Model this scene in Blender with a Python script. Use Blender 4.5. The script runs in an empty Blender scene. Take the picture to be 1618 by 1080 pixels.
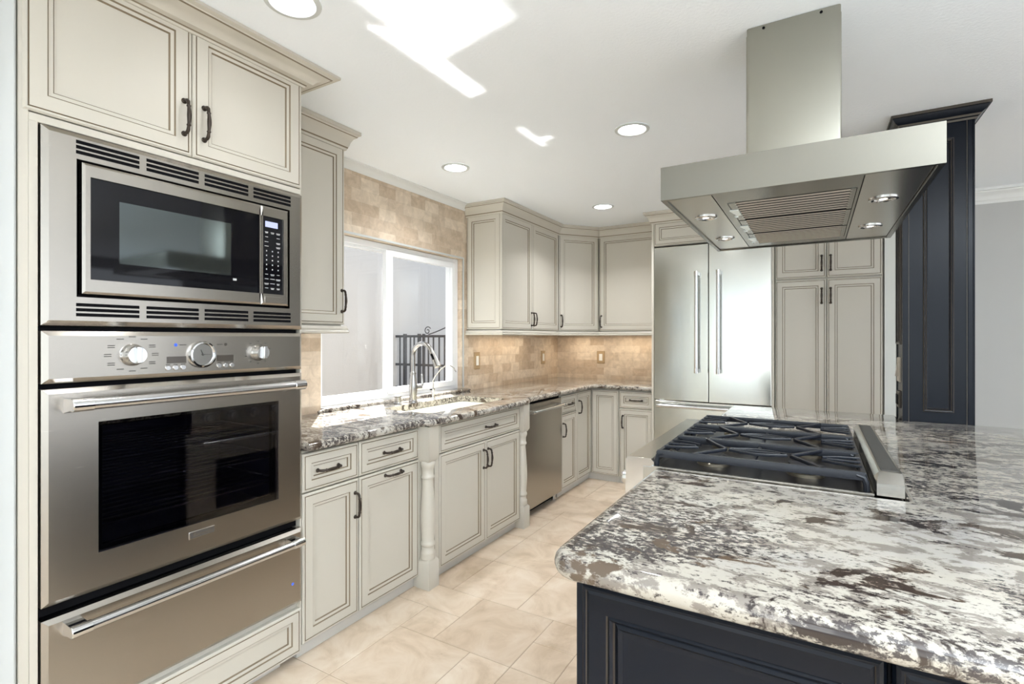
import bpy, bmesh, math, random
from math import sin, cos, pi, radians
from mathutils import Vector, Matrix
from mathutils.geometry import delaunay_2d_cdt

random.seed(7)
SC = bpy.context.scene
COL = SC.collection

# ------------------------------------------------------------------ camera
YAW = radians(30.519)
FPX = 814.5
EYE = 1.215
cd = bpy.data.cameras.new('camera')
cam = bpy.data.objects.new('camera', cd)
COL.objects.link(cam)
cam.location = (0, 0, EYE)
cam.rotation_euler = (pi / 2, 0, YAW)
cd.sensor_width = 36.0
cd.sensor_fit = 'HORIZONTAL'
cd.lens = FPX * 36.0 / 1618.0
cd.shift_y = -(540 - 533.8) / 1618.0
cd.clip_start = 0.02
SC.camera = cam

# ------------------------------------------------------------------ colour management
SC.view_settings.view_transform = 'Standard'
SC.view_settings.look = 'None'
SC.view_settings.gamma = 1.0
SC.view_settings.use_curve_mapping = False
SC.view_settings.exposure = 1.12

# ------------------------------------------------------------------ world
w = bpy.data.worlds.new('sky')
SC.world = w
w.use_nodes = True
bg = w.node_tree.nodes['Background']
bg.inputs['Color'].default_value = (0.80, 0.89, 1.0, 1)
bg.inputs['Strength'].default_value = 0.64

# ------------------------------------------------------------------ lights
def sun_light():
    l = bpy.data.lights.new('sun', 'SUN')
    l.energy = 20.0
    l.angle = radians(0.6)
    l.color = (1.0, 0.97, 0.93)
    o = bpy.data.objects.new('sun', l)
    COL.objects.link(o)
    d = Vector((0.78, -0.75, -1.38))
    o.rotation_euler = d.to_track_quat('-Z', 'Y').to_euler()
    o.location = (-6, 6, 9)
sun_light()

def area(name, loc, direction, sx, sy, energy, color=(1, 1, 1), spread=180):
    l = bpy.data.lights.new(name, 'AREA')
    l.shape = 'RECTANGLE'
    l.size = sx
    l.size_y = sy
    l.energy = energy
    l.color = color
    l.spread = radians(spread)
    o = bpy.data.objects.new(name, l)
    COL.objects.link(o)
    o.location = loc
    o.rotation_euler = Vector(direction).to_track_quat('-Z', 'Y').to_euler()
    return o

# daylight entering by the wide glazed doors behind the camera (sky above, sunlit lawn and patio below)
# and by the glazing of the dining side
def day(name, loc, d, sx, sy, radiance, col):
    area(name, loc, d, sx, sy, radiance * pi * sx * sy, col)
day('daylight_garden_doors_sky', (1.1, -2.30, 1.60), (0, 1, 0), 5.6, 0.98, 0.55, (0.88, 0.97, 1.0))
day('daylight_garden_open_door', (-0.42, -2.27, 1.25), (0, 1, 0), 0.40, 1.65, 1.2, (1.0, 0.98, 0.94))
day('daylight_garden_doors_patio', (1.1, -2.24, 0.78), (0, 1, 0.55), 5.6, 0.72, 0.75, (0.93, 1.0, 0.93))
day('daylight_dining_window', (4.20, 1.0, 1.58), (-1, 0, 0.0), 5.6, 0.95, 0.5, (0.92, 0.97, 1.0))
day('dining_uplight_fill', (4.16, 1.0, 0.62), (-1, 0, 0.55), 5.6, 0.95, 0.75, (1.0, 0.99, 0.97))  # added low fill tilted upward to lighten the ceiling

# added fill lamp aimed up, brightening the room off the ceiling
area('ceiling_fill_light', (1.65, -0.35, 1.10), (-0.04, 0.05, 1), 0.5, 0.5, 90, (0.90, 0.955, 1.0), 132)

# ------------------------------------------------------------------ materials
def new_mat(name):
    m = bpy.data.materials.new(name)
    m.use_nodes = True
    return m, m.node_tree.nodes, m.node_tree.links, m.node_tree.nodes['Principled BSDF']

def plain(name, col, rough=0.5, metal=0.0, coat=0.0, spec=0.5, emit=None, estr=0.0, bump=None):
    m, N, L, b = new_mat(name)
    b.inputs['Base Color'].default_value = (*col, 1)
    b.inputs['Roughness'].default_value = rough
    b.inputs['Metallic'].default_value = metal
    b.inputs['Coat Weight'].default_value = coat
    b.inputs['Coat Roughness'].default_value = 0.12
    b.inputs['Specular IOR Level'].default_value = spec
    if emit:
        b.inputs['Emission Color'].default_value = (*emit, 1)
        b.inputs['Emission Strength'].default_value = estr
    if bump:
        tc = N.new('ShaderNodeTexCoord')
        n = N.new('ShaderNodeTexNoise')
        n.inputs['Scale'].default_value = bump[0]
        n.inputs['Detail'].default_value = 4
        L.new(tc.outputs['Object'], n.inputs['Vector'])
        bp = N.new('ShaderNodeBump')
        bp.inputs['Strength'].default_value = bump[1]
        bp.inputs['Distance'].default_value = bump[2]
        L.new(n.outputs['Fac'], bp.inputs['Height'])
        L.new(bp.outputs['Normal'], b.inputs['Normal'])
    return m

def ramp(N, stops):
    r = N.new('ShaderNodeValToRGB')
    e = r.color_ramp.elements
    while len(e) < len(stops):
        e.new(0.5)
    for i, (p_, c) in enumerate(stops):
        e[i].position = p_
        e[i].color = (*c, 1) if len(c) == 3 else c
    return r

def noise(N, L, vec, scale, detail=4, rough=0.5, dist=0.0):
    n = N.new('ShaderNodeTexNoise')
    n.inputs['Scale'].default_value = scale
    n.inputs['Detail'].default_value = detail
    n.inputs['Roughness'].default_value = rough
    n.inputs['Distortion'].default_value = dist
    L.new(vec, n.inputs['Vector'])
    return n

def mix(N, L, fac, a, b, mode='MIX'):
    m = N.new('ShaderNodeMix')
    m.data_type = 'RGBA'
    m.blend_type = mode
    for sock, v in ((m.inputs[0], fac), (m.inputs[6], a), (m.inputs[7], b)):
        if hasattr(v, 'is_linked') or hasattr(v, 'links'):
            L.new(v, sock)
        elif isinstance(v, (int, float)):
            sock.default_value = v
        else:
            sock.default_value = (*v, 1)
    return m.outputs[2]

def steel(name, col=(0.42, 0.392, 0.352), rough=0.27, aniso=0.55, rot=0.25, streak=(3, 3, 500)):
    m, N, L, b = new_mat(name)
    b.inputs['Metallic'].default_value = 1
    b.inputs['Anisotropic'].default_value = aniso
    b.inputs['Anisotropic Rotation'].default_value = rot
    tg = N.new('ShaderNodeTangent')
    tg.direction_type = 'RADIAL'
    tg.axis = 'Z'
    if aniso > 0:
        L.new(tg.outputs['Tangent'], b.inputs['Tangent'])
    tc = N.new('ShaderNodeTexCoord')
    mp = N.new('ShaderNodeMapping')
    mp.inputs['Scale'].default_value = streak
    L.new(tc.outputs['Object'], mp.inputs['Vector'])
    n = noise(N, L, mp.outputs['Vector'], 3.0, 6, 0.7)
    r = ramp(N, [(0.3, tuple(c * 0.985 for c in col)), (0.7, tuple(min(1, c * 1.012) for c in col))])
    L.new(n.outputs['Fac'], r.inputs['Fac'])
    L.new(r.outputs['Color'], b.inputs['Base Color'])
    r2 = ramp(N, [(0.3, (rough * 0.985,) * 3), (0.7, (rough * 1.015,) * 3)])
    L.new(n.outputs['Fac'], r2.inputs['Fac'])
    L.new(r2.outputs['Color'], b.inputs['Roughness'])
    return m

def granite():
    m, N, L, b = new_mat('granite')
    tc = N.new('ShaderNodeTexCoord')
    mp = N.new('ShaderNodeMapping')
    mp.inputs['Scale'].default_value = (0.62, 1.0, 1.0)
    mp.inputs['Rotation'].default_value = (0, 0, radians(6))
    L.new(tc.outputs['Object'], mp.inputs['Vector'])
    V = mp.outputs['Vector']
    lo = noise(N, L, V, 3.0, 3, 0.5, 0.6)
    base = ramp(N, [(0.30, (0.36, 0.345, 0.325)), (0.5, (0.44, 0.405, 0.345)), (0.72, (0.50, 0.48, 0.435))])
    L.new(lo.outputs['Fac'], base.inputs['Fac'])
    # soft beige-grey veils
    ve = noise(N, L, V, 27, 7, 0.70, 0.3)
    vr = ramp(N, [(0.50, (0, 0, 0)), (0.555, (0.85, 0.85, 0.85))])
    L.new(ve.outputs['Fac'], vr.inputs['Fac'])
    c1 = mix(N, L, vr.outputs['Color'], base.outputs['Color'], (0.185, 0.16, 0.14))
    # dense dark crystal speckle, clustered
    fi = noise(N, L, V, 92, 5, 0.75, 0.2)
    cl = noise(N, L, V, 2.6, 4, 0.6, 0.9)
    ad = N.new('ShaderNodeMath'); ad.operation = 'MULTIPLY_ADD'
    L.new(cl.outputs['Fac'], ad.inputs[0]); ad.inputs[1].default_value = 0.65
    L.new(fi.outputs['Fac'], ad.inputs[2])
    fr = ramp(N, [(0.845, (0, 0, 0)), (0.915, (0.95, 0.95, 0.95))])
    L.new(ad.outputs[0], fr.inputs['Fac'])
    c2 = mix(N, L, fr.outputs['Color'], c1, (0.04, 0.032, 0.032))
    # big brown-black blotches with ragged edges
    mp2 = N.new('ShaderNodeMapping')
    mp2.inputs['Scale'].default_value = (0.75, 1.25, 1.0)
    mp2.inputs['Location'].default_value = (3.3, 1.7, 0)
    mp2.inputs['Rotation'].default_value = (0, 0, radians(-8))
    L.new(tc.outputs['Object'], mp2.inputs['Vector'])
    bl = noise(N, L, mp2.outputs['Vector'], 10.5, 9, 0.66, 0.5)
    br = ramp(N, [(0.552, (0, 0, 0)), (0.585, (1, 1, 1))])
    L.new(bl.outputs['Fac'], br.inputs['Fac'])
    hue = noise(N, L, V, 6, 2)
    dk = ramp(N, [(0.4, (0.028, 0.020, 0.018)), (0.62, (0.105, 0.075, 0.052))])
    L.new(hue.outputs['Fac'], dk.inputs['Fac'])
    c3 = mix(N, L, br.outputs['Color'], c2, dk.outputs['Color'])
    L.new(c3, b.inputs['Base Color'])
    b.inputs['Roughness'].default_value = 0.045
    b.inputs['Specular IOR Level'].default_value = 0.62
    return m

def brick_tile(name, horiz):
    """tumbled stone subway tile; horiz = which world axis runs along the wall"""
    m, N, L, b = new_mat(name)
    tc = N.new('ShaderNodeTexCoord')
    sp = N.new('ShaderNodeSeparateXYZ')
    L.new(tc.outputs['Object'], sp.inputs[0])
    cb = N.new('ShaderNodeCombineXYZ')
    L.new(sp.outputs[horiz], cb.inputs[0])
    L.new(sp.outputs['Z'], cb.inputs[1])
    bt = N.new('ShaderNodeTexBrick')
    bt.inputs['Scale'].default_value = 1
    bt.inputs['Brick Width'].default_value = 0.142
    bt.inputs['Row Height'].default_value = 0.0715
    bt.inputs['Mortar Size'].default_value = 0.0016
    bt.inputs['Mortar Smooth'].default_value = 0.3
    bt.inputs['Bias'].default_value = 0.0
    bt.inputs['Color1'].default_value = (0.70, 0.60, 0.48, 1)
    bt.inputs['Color2'].default_value = (0.52, 0.41, 0.30, 1)
    bt.inputs['Mortar'].default_value = (0.58, 0.49, 0.385, 1)
    L.new(cb.outputs[0], bt.inputs['Vector'])
    n1 = noise(N, L, tc.outputs['Object'], 17, 6, 0.65, 0.7)
    r1 = ramp(N, [(0.3, (0.80, 0.77, 0.74)), (0.7, (1.2, 1.2, 1.2))])
    L.new(n1.outputs['Fac'], r1.inputs['Fac'])
    c = mix(N, L, 0.85, bt.outputs['Color'], r1.outputs['Color'], 'MULTIPLY')
    L.new(c, b.inputs['Base Color'])
    b.inputs['Roughness'].default_value = 0.55
    bp = N.new('ShaderNodeBump')
    bp.inputs['Strength'].default_value = 0.35
    bp.inputs['Distance'].default_value = 0.002
    inv = N.new('ShaderNodeMath'); inv.operation = 'SUBTRACT'; inv.inputs[0].default_value = 1
    L.new(bt.outputs['Fac'], inv.inputs[1])
    L.new(inv.outputs[0], bp.inputs['Height'])
    L.new(bp.outputs['Normal'], b.inputs['Normal'])
    return m

def travertine():
    m, N, L, b = new_mat('travertine_floor_tile')
    tc = N.new('ShaderNodeTexCoord')
    at = N.new('ShaderNodeAttribute')
    at.attribute_name = 'tile_tone'
    n1 = noise(N, L, tc.outputs['Object'], 5.5, 8, 0.62, 1.0)
    r1 = ramp(N, [(0.28, (0.50, 0.385, 0.27)), (0.5, (0.66, 0.54, 0.415)), (0.72, (0.76, 0.665, 0.55))])
    L.new(n1.outputs['Fac'], r1.inputs['Fac'])
    t = ramp(N, [(0.0, (0.90, 0.87, 0.84)), (1.0, (1.06, 1.06, 1.06))])
    L.new(at.outputs['Fac'], t.inputs['Fac'])
    c = mix(N, L, 1.0, r1.outputs['Color'], t.outputs['Color'], 'MULTIPLY')
    pit = noise(N, L, tc.outputs['Object'], 60, 3, 0.6)
    pr = ramp(N, [(0.70, (0, 0, 0)), (0.76, (1, 1, 1))])
    L.new(pit.outputs['Fac'], pr.inputs['Fac'])
    c2 = mix(N, L, pr.outputs['Color'], c, (0.40, 0.29, 0.19))
    L.new(c2, b.inputs['Base Color'])
    b.inputs['Roughness'].default_value = 0.36
    return m

def glass(name, tint=(1, 1, 1), ior=1.45, rough=0.0, refl=1.0):
    m = bpy.data.materials.new(name)
    m.use_nodes = True
    N, L = m.node_tree.nodes, m.node_tree.links
    N.remove(N['Principled BSDF'])
    out = N['Material Output']
    tr = N.new('ShaderNodeBsdfTransparent'); tr.inputs[0].default_value = (*tint, 1)
    gl = N.new('ShaderNodeBsdfGlossy'); gl.inputs['Roughness'].default_value = rough
    gl.inputs[0].default_value = (refl, refl, refl, 1)
    lw = N.new('ShaderNodeLayerWeight'); lw.inputs['Blend'].default_value = 0.5
    pw = N.new('ShaderNodeMath'); pw.operation = 'POWER'; pw.inputs[1].default_value = 5
    L.new(lw.outputs['Facing'], pw.inputs[0])
    f0 = ((ior - 1) / (ior + 1)) ** 2
    fr = N.new('ShaderNodeMath'); fr.operation = 'MULTIPLY_ADD'; fr.inputs[1].default_value = 1 - f0; fr.inputs[2].default_value = f0
    L.new(pw.outputs[0], fr.inputs[0])
    mx = N.new('ShaderNodeMixShader')
    L.new(fr.outputs[0], mx.inputs[0]); L.new(tr.outputs[0], mx.inputs[1]); L.new(gl.outputs[0], mx.inputs[2])
    L.new(mx.outputs[0], out.inputs[0])
    return m

M = {}
M['cream'] = plain('cream_paint', (0.565, 0.533, 0.462), 0.38)
M['glaze'] = plain('brown_glaze', (0.20, 0.155, 0.10), 0.5)
M['toe'] = plain('toe_kick_paint', (0.60, 0.58, 0.54), 0.5)
M['black'] = plain('espresso_paint_sky_tint', (0.0050, 0.0072, 0.0125), 0.27, spec=0.20)  # blue of the reflected sky is mixed into this base colour
M['black_edge'] = plain('rubbed_edge', (0.06, 0.048, 0.036), 0.42)
M['white'] = plain('white_vinyl', (0.86, 0.87, 0.88), 0.35)
M['trimwhite'] = plain('white_trim_paint', (0.57, 0.59, 0.58), 0.4)
M['crownwhite'] = plain('white_crown_paint', (0.76, 0.77, 0.755), 0.4)
M['wallpaint'] = plain('pale_grey_wall_paint', (0.475, 0.475, 0.46), 0.7, bump=(160, 0.10, 0.002))
M['wallcream'] = plain('pale_wall_paint', (0.66, 0.67, 0.63), 0.6)
M['ceiling'] = plain('ceiling_paint', (0.89, 0.93, 0.97), 0.85, bump=(95, 0.35, 0.004))
M['stucco'] = plain('outside_stucco', (0.39, 0.41, 0.44), 0.9, bump=(60, 0.3, 0.004))
M['concrete'] = plain('concrete', (0.20, 0.20, 0.21), 0.9)
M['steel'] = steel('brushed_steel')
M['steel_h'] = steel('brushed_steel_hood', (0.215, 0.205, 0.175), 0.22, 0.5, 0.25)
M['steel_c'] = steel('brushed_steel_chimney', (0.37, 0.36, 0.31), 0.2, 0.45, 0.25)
M['steel_f'] = steel('brushed_steel_fridge', (0.60, 0.605, 0.565), 0.16, 0.55, 0.25)
M['steel_flat'] = steel('satin_steel', (0.47, 0.45, 0.41), 0.22, 0.0, 0, (3, 160, 3))
M['chrome'] = plain('polished_chrome', (0.66, 0.66, 0.66), 0.07, 1)
M['satin'] = plain('satin_metal_bar', (0.60, 0.60, 0.60), 0.22, 1)
M['faucet'] = plain('brushed_nickel', (0.42, 0.41, 0.40), 0.27, 1)
M['bronze'] = plain('oil_rubbed_bronze', (0.05, 0.038, 0.030), 0.38, 0.6)
M['iron'] = plain('black_iron', (0.035, 0.037, 0.045), 0.5)
M['cast'] = plain('cast_iron', (0.010, 0.012, 0.018), 0.33, 0.0, spec=0.42)
M['enamel'] = plain('black_enamel', (0.006, 0.006, 0.008), 0.28, spec=0.22)
M['brass'] = plain('burner_brass', (0.34, 0.30, 0.23), 0.4, 1)
M['baffle'] = plain('baffle_aluminium', (0.62, 0.57, 0.50), 0.5, 0.55)
M['grille'] = plain('dark_grille', (0.11, 0.105, 0.095), 0.5, 0.7)
M['gap'] = plain('dark_gap', (0.004, 0.004, 0.005), 0.7, spec=0.08)
M['blackglass'] = plain('black_glass', (0.004, 0.004, 0.006), 0.04, spec=0.34)
M['mwglass'] = plain('microwave_window', (0.12, 0.14, 0.145), 0.06, 0.9)
M['cavity'] = plain('oven_cavity', (0.055, 0.050, 0.085), 0.35)
M['ovenglass'] = glass('oven_glass', (0.48, 0.48, 0.55), 1.65)
M['winglass'] = glass('window_glass', (0.97, 0.98, 0.98), 1.45)
M['display'] = plain('display', (0.07, 0.06, 0.05), 0.15)
M['lcd'] = plain('lit_display', (0.16, 0.17, 0.28), 0.2, emit=(0.5, 0.55, 0.85), estr=0.45)
M['ink'] = plain('dark_print', (0.06, 0.055, 0.05), 0.6)
M['legend'] = plain('white_print', (0.55, 0.55, 0.55), 0.6)
M['blue'] = plain('blue_indicator', (0.02, 0.05, 0.30), 0.3, emit=(0.05, 0.15, 1.0), estr=0.35)
M['porcelain'] = plain('porcelain', (0.86, 0.84, 0.72), 0.12)
M['plate'] = plain('tan_wall_plate', (0.42, 0.30, 0.17), 0.4)
M['rocker'] = plain('white_plastic', (0.85, 0.84, 0.80), 0.35)
M['almond'] = plain('almond_plastic', (0.42, 0.37, 0.30), 0.4)
M['dial'] = plain('clock_dial', (0.55, 0.55, 0.53), 0.25, 0.6)
M['lens'] = plain('lamp_lens', (0.9, 0.9, 0.9), 0.4, emit=(0.98, 0.98, 0.97), estr=6.0)
M['hlens'] = plain('hood_lamp', (0.9, 0.9, 0.85), 0.3, emit=(1.0, 0.94, 0.80), estr=1.4)
M['clip'] = plain('clear_clip', (0.75, 0.80, 0.78), 0.15)
M['grout'] = plain('grout', (0.40, 0.31, 0.225), 0.8)
M['granite'] = granite()
M['tileL'] = brick_tile('stone_tile_side', 'Y')
M['tileB'] = brick_tile('stone_tile_back', 'X')
M['floor'] = travertine()

# ------------------------------------------------------------------ mesh helpers
ORG = {}

class MB:
    def __init__(s):
        s.v = []; s.f = []; s.m = []; s.mats = []
    def mi(s, mat):
        if mat not in s.mats:
            s.mats.append(mat)
        return s.mats.index(mat)
    def face(s, pts, mat):
        k = len(s.v)
        s.v += [tuple(p_) for p_ in pts]
        s.f.append(tuple(range(k, k + len(pts)))); s.m.append(s.mi(mat))
    def grid(s, loops, mat, closed=True, caps=(False, False), mats=None):
        k = len(s.v); n = len(loops[0])
        for lp in loops:
            s.v += [tuple(p_) for p_ in lp]
        for i in range(len(loops) - 1):
            mm = s.mi(mats[i] if mats else mat)
            for j in range(n if closed else n - 1):
                a = k + i * n + j; b = k + i * n + (j + 1) % n
                s.f.append((a, b, b + n, a + n)); s.m.append(mm)
        if caps[0]:
            s.f.append(tuple(k + j for j in range(n))[::-1]); s.m.append(s.mi(mats[0] if mats else mat))
        if caps[1]:
            q = k + (len(loops) - 1) * n
            s.f.append(tuple(q + j for j in range(n))); s.m.append(s.mi(mats[-1] if mats else mat))
    def box(s, x0, x1, y0, y1, z0, z1, mat):
        lo = [(x0, y0, z0), (x1, y0, z0), (x1, y1, z0), (x0, y1, z0)]
        s.grid([lo, [(a, b, z1) for a, b, _ in lo]], mat, True, (True, True))
    def tube(s, path, rad, mat, n=10, caps=True):
        P = [Vector(p_) for p_ in path]
        R = rad if isinstance(rad, (list, tuple)) else [rad] * len(P)
        loops = []; ref = None
        for i, p_ in enumerate(P):
            a = P[max(0, i - 1)]; b = P[min(len(P) - 1, i + 1)]
            t = (b - a)
            if t.length < 1e-9: t = Vector((0, 0, 1))
            t.normalize()
            if ref is None:
                ref = Vector((0, 0, 1)) if abs(t.z) < 0.9 else Vector((1, 0, 0))
            u = (ref - t * ref.dot(t))
            if u.length < 1e-6: u = t.orthogonal()
            u.normalize(); ref = u
            v_ = t.cross(u)
            loops.append([p_ + (u * cos(2 * pi * k / n) + v_ * sin(2 * pi * k / n)) * R[i] for k in range(n)])
        s.grid(loops, mat, True, (caps, caps))
    def lathe(s, prof, origin, axis, mat, n=24, mats=None, caps=(True, True)):
        """prof = [(radius, height along axis)]"""
        A = Vector(axis).normalized(); O = Vector(origin)
        u = A.orthogonal().normalized(); v_ = A.cross(u)
        loops = [[O + A * h + (u * cos(2 * pi * k / n) + v_ * sin(2 * pi * k / n)) * r for k in range(n)] for r, h in prof]
        s.grid(loops, mat, True, caps, mats)
    def prism(s, poly, vec, mat):
        v_ = Vector(vec); P = [Vector(p_) for p_ in poly]
        s.grid([P, [p_ + v_ for p_ in P]], mat, True, (True, True))
    def build(s, name, parent=None, origin=None, smooth=True, bevel=0, angle=35, seg=2):
        me = bpy.data.meshes.new(name)
        if parent is not None:
            O = Vector(ORG[parent.name])
        elif origin is not None:
            O = Vector(origin)
        else:
            xs = [p_[0] for p_ in s.v]; ys = [p_[1] for p_ in s.v]; zs = [p_[2] for p_ in s.v]
            O = Vector(((min(xs) + max(xs)) / 2, (min(ys) + max(ys)) / 2, min(zs)))
        me.from_pydata([tuple(Vector(p_) - O) for p_ in s.v], [], s.f)
        for mt in s.mats:
            me.materials.append(M[mt])
        for i, pl in enumerate(me.polygons):
            pl.material_index = s.m[i]
        bm = bmesh.new(); bm.from_mesh(me)
        bmesh.ops.remove_doubles(bm, verts=bm.verts, dist=1e-6)
        bmesh.ops.recalc_face_normals(bm, faces=bm.faces)
        bm.to_mesh(me); bm.free()
        if smooth:
            for pl in me.polygons: pl.use_smooth = True
            me.set_sharp_from_angle(angle=radians(angle))
        o = bpy.data.objects.new(name, me)
        COL.objects.link(o)
        if parent is not None:
            o.parent = parent
            o.location = (0, 0, 0)
        else:
            o.location = O
        ORG[o.name] = tuple(O)
        if bevel:
            b = o.modifiers.new('bevel', 'BEVEL')
            b.width = bevel; b.segments = seg; b.limit_method = 'ANGLE'; b.angle_limit = radians(40)
        return o

def tag(o, label, cat, group=None):
    o['label'] = label; o['category'] = cat
    if group: o['group'] = group
    return o

def thing(name, loc, label, cat, group=None):
    o = bpy.data.objects.new(name, None)
    o.empty_display_size = 0.1
    COL.objects.link(o); o.location = loc
    ORG[o.name] = tuple(loc)
    return tag(o, label, cat, group)

def struct(o):
    o['kind'] = 'structure'
    return o

def copy_tree(o, parent=None):
    c = o.copy(); COL.objects.link(c)
    if parent is not None: c.parent = parent
    for ch in list(o.children): copy_tree(ch, c)
    return c

class Fr:
    """a wall-parallel frame: s along, t up (world z), n outward"""
    def __init__(self, O, S, Nn):
        self.O = Vector(O); self.S = Vector(S).normalized(); self.N = Vector(Nn).normalized(); self.T = Vector((0, 0, 1))
    def p(self, s_, t_, n_=0):
        return self.O + self.S * s_ + self.T * t_ + self.N * n_

FL = Fr((-1.663, 0, 0), (0, 1, 0), (1, 0, 0))     # left run, s = world y
def frX(x): return Fr((x, 0, 0), (0, 1, 0), (1, 0, 0))
def frY(y): return Fr((0, y, 0), (1, 0, 0), (0, -1, 0))   # faces the camera, s = world x

def rect_loop(fr, s0, s1, t0, t1, i, d):
    return [fr.p(s0 + i, t0 + i, d), fr.p(s1 - i, t0 + i, d), fr.p(s1 - i, t1 - i, d), fr.p(s0 + i, t1 - i, d)]

def front(fr, s0, s1, t0, t1, name, parent, w_=0.046, th=0.02, P='cream', G='glaze', g=0.0035, label=None, flat=False):
    """glazed raised door or drawer front: concentric mitred rings"""
    w_ = min(w_, (min(s1 - s0, t1 - t0)) * 0.27)
    rings = [(0, -th, P), (0, -0.004, P), (0.004, 0, P), (0.009, 0, G), (0.009 + g / 2, -0.0025, G), (0.009 + g, 0, P),
             (w_, 0, G), (w_ + g, -0.004, P), (w_ + 0.013, -0.005, G), (w_ + 0.013 + g, -0.010, P), (w_ + 0.022, -0.0105, P)]
    mb = MB()
    loops = [rect_loop(fr, s0, s1, t0, t1, i, d) for i, d, _ in rings]
    mb.grid(loops, P, True, (True, True), [r[2] for r in rings])
    o = mb.build(name, parent, smooth=False)
    if label: o['label'] = label
    return o

def pull(fr, s_, t_, vertical, parent, length=0.10, mat='bronze', out=0.026, name='handle'):
    """turned bar pull, centre (s_, t_)"""
    mb = MB(); H = length / 2
    K = 15; path = []; rad = []
    def q(a, o_):
        return fr.p(s_, t_ + a, o_) if vertical else fr.p(s_ + a, t_, o_)
    pts = [(-H, 0.0, .0062), (-H, 0.010, .005), (-H * 0.97, 0.019, .0052), (-H * 0.86, out * 0.92, .0056), (-H * 0.66, out, .0046), (-H * 0.58, out * 1.03, .0068),
           (-H * 0.5, out * 1.05, .0046), (-H * 0.2, out * 1.12, .0060), (0, out * 1.14, .0066)]
    pts = pts + [(-a, b, c) for a, b, c in pts[-2::-1]]
    mb.tube([q(a, b) for a, b, c in pts], [c for a, b, c in pts], mat, 8)
    for e in (-H, H):
        mb.lathe([(0.0085, 0), (0.0085, 0.002), (0.006, 0.004)], q(e, 0), fr.N, mat, 10)
    return mb.build(name, parent)

def sweep_rings(path, prof):
    """path: xy points, outward = right side; prof: (out, z) pairs -> list of rings with mitres"""
    P = [Vector((a, b)) for a, b in path]; R = []
    for i, p_ in enumerate(P):
        d0 = (P[i] - P[i - 1]).normalized() if i else None
        d1 = (P[i + 1] - P[i]).normalized() if i < len(P) - 1 else None
        if d0 is None: d0 = d1
        if d1 is None: d1 = d0
        n0 = Vector((d0.y, -d0.x)); n1 = Vector((d1.y, -d1.x))
        mn = (n0 + n1); mn = mn / mn.dot(n0) if mn.length > 1e-6 else n0
        R.append([(p_.x + mn.x * o_, p_.y + mn.y * o_, z) for o_, z in prof])
    return R

def sweep(rings, name, parent, mats, mat0, origin=None):
    mb = MB()
    n = len(rings[0])
    for i in range(len(rings) - 1):
        for j in range(n):
            k = (j + 1) % n
            mb.face([rings[i][j], rings[i][k], rings[i + 1][k], rings[i + 1][j]], mats.get(j, mat0))
    mb.face(rings[0], mat0); mb.face(rings[-1], mat0)
    return mb.build(name, parent, origin, smooth=True, angle=28)

def crown_prof(z0, z1, pr, lines=True):
    h = z1 - z0
    return [(0, z0), (0.006, z0), (0.010, z0 + 0.10 * h), (0.012, z0 + 0.17 * h), (pr * 0.28, z0 + 0.24 * h), (pr * 0.36, z0 + 0.42 * h), (pr * 0.52, z0 + 0.60 * h),
            (pr * 0.74, z0 + 0.70 * h), (pr * 0.80, z0 + 0.73 * h), (pr * 0.82, z0 + 0.80 * h), (pr, z0 + 0.83 * h), (pr, z1), (0, z1)]
CRMATS = {2: 'glaze', 7: 'glaze'}

def arc(cx, cy, r, a0, a1, n):
    return [(cx + r * cos(radians(a0 + (a1 - a0) * i / n)), cy + r * sin(radians(a0 + (a1 - a0) * i / n))) for i in range(n + 1)]

def offset_poly(poly, d):
    """inset a ccw polygon by d"""
    n = len(poly); out = []
    for i in range(n):
        a, b, c = Vector(poly[i - 1]), Vector(poly[i]), Vector(poly[(i + 1) % n])
        e0 = (b - a).normalized(); e1 = (c - b).normalized()
        n0 = Vector((-e0.y, e0.x)); n1 = Vector((-e1.y, e1.x))
        m_ = n0 + n1
        m_ = m_ / max(0.3, m_.dot(n0))
        out.append((b.x + m_.x * d, b.y + m_.y * d))
    return out

def slab(poly, z0, z1, r, mat, holes=(), n=7):
    """stone slab with a full rounded edge"""
    mb = MB(); h = (z1 - z0) / 2; zm = (z0 + z1) / 2
    loops = []
    for i in range(n + 1):
        th = -pi / 2 + pi * i / n
        o_ = r - r * cos(th)
        loops.append([(x, y, zm + h * sin(th)) for x, y in offset_poly(poly, o_)])
    mb.grid(loops, mat)
    for z in (z0, z1):
        inner = offset_poly(poly, r)
        pts = [Vector(p_) for p_ in inner]; edges = [(i, (i + 1) % len(inner)) for i in range(len(inner))]
        hf = []
        for hl in holes:
            k = len(pts); pts += [Vector(p_) for p_ in hl]
            edges += [(k + i, k + (i + 1) % len(hl)) for i in range(len(hl))]
        vo, eo, fo, *_ = delaunay_2d_cdt(pts, edges, [], 1, 1e-6)
        def inside(pt, pl):
            c = False
            for i in range(len(pl)):
                x0, y0 = pl[i]; x1, y1 = pl[(i + 1) % len(pl)]
                if (y0 > pt[1]) != (y1 > pt[1]) and pt[0] < (x1 - x0) * (pt[1] - y0) / (y1 - y0) + x0:
                    c = not c
            return c
        for f in fo:
            P = [vo[i] for i in f]
            ce = (sum(p_.x for p_ in P) / len(P), sum(p_.y for p_ in P) / len(P))
            if not inside(ce, inner) or any(inside(ce, hl) for hl in holes): continue
            mb.face([(p_.x, p_.y, z) for p_ in P], mat)
    for hl in holes:
        mb.grid([[(x, y, z0) for x, y in hl], [(x, y, z1) for x, y in hl]], mat)
    return mb

# =================================================================== SETTING
CEIL = 2.21
XW, YW = -2.27, 4.77          # left wall, back wall
WY0, WY1, WZ0, WZ1 = 1.847, 3.126, 0.80, 1.804

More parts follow.
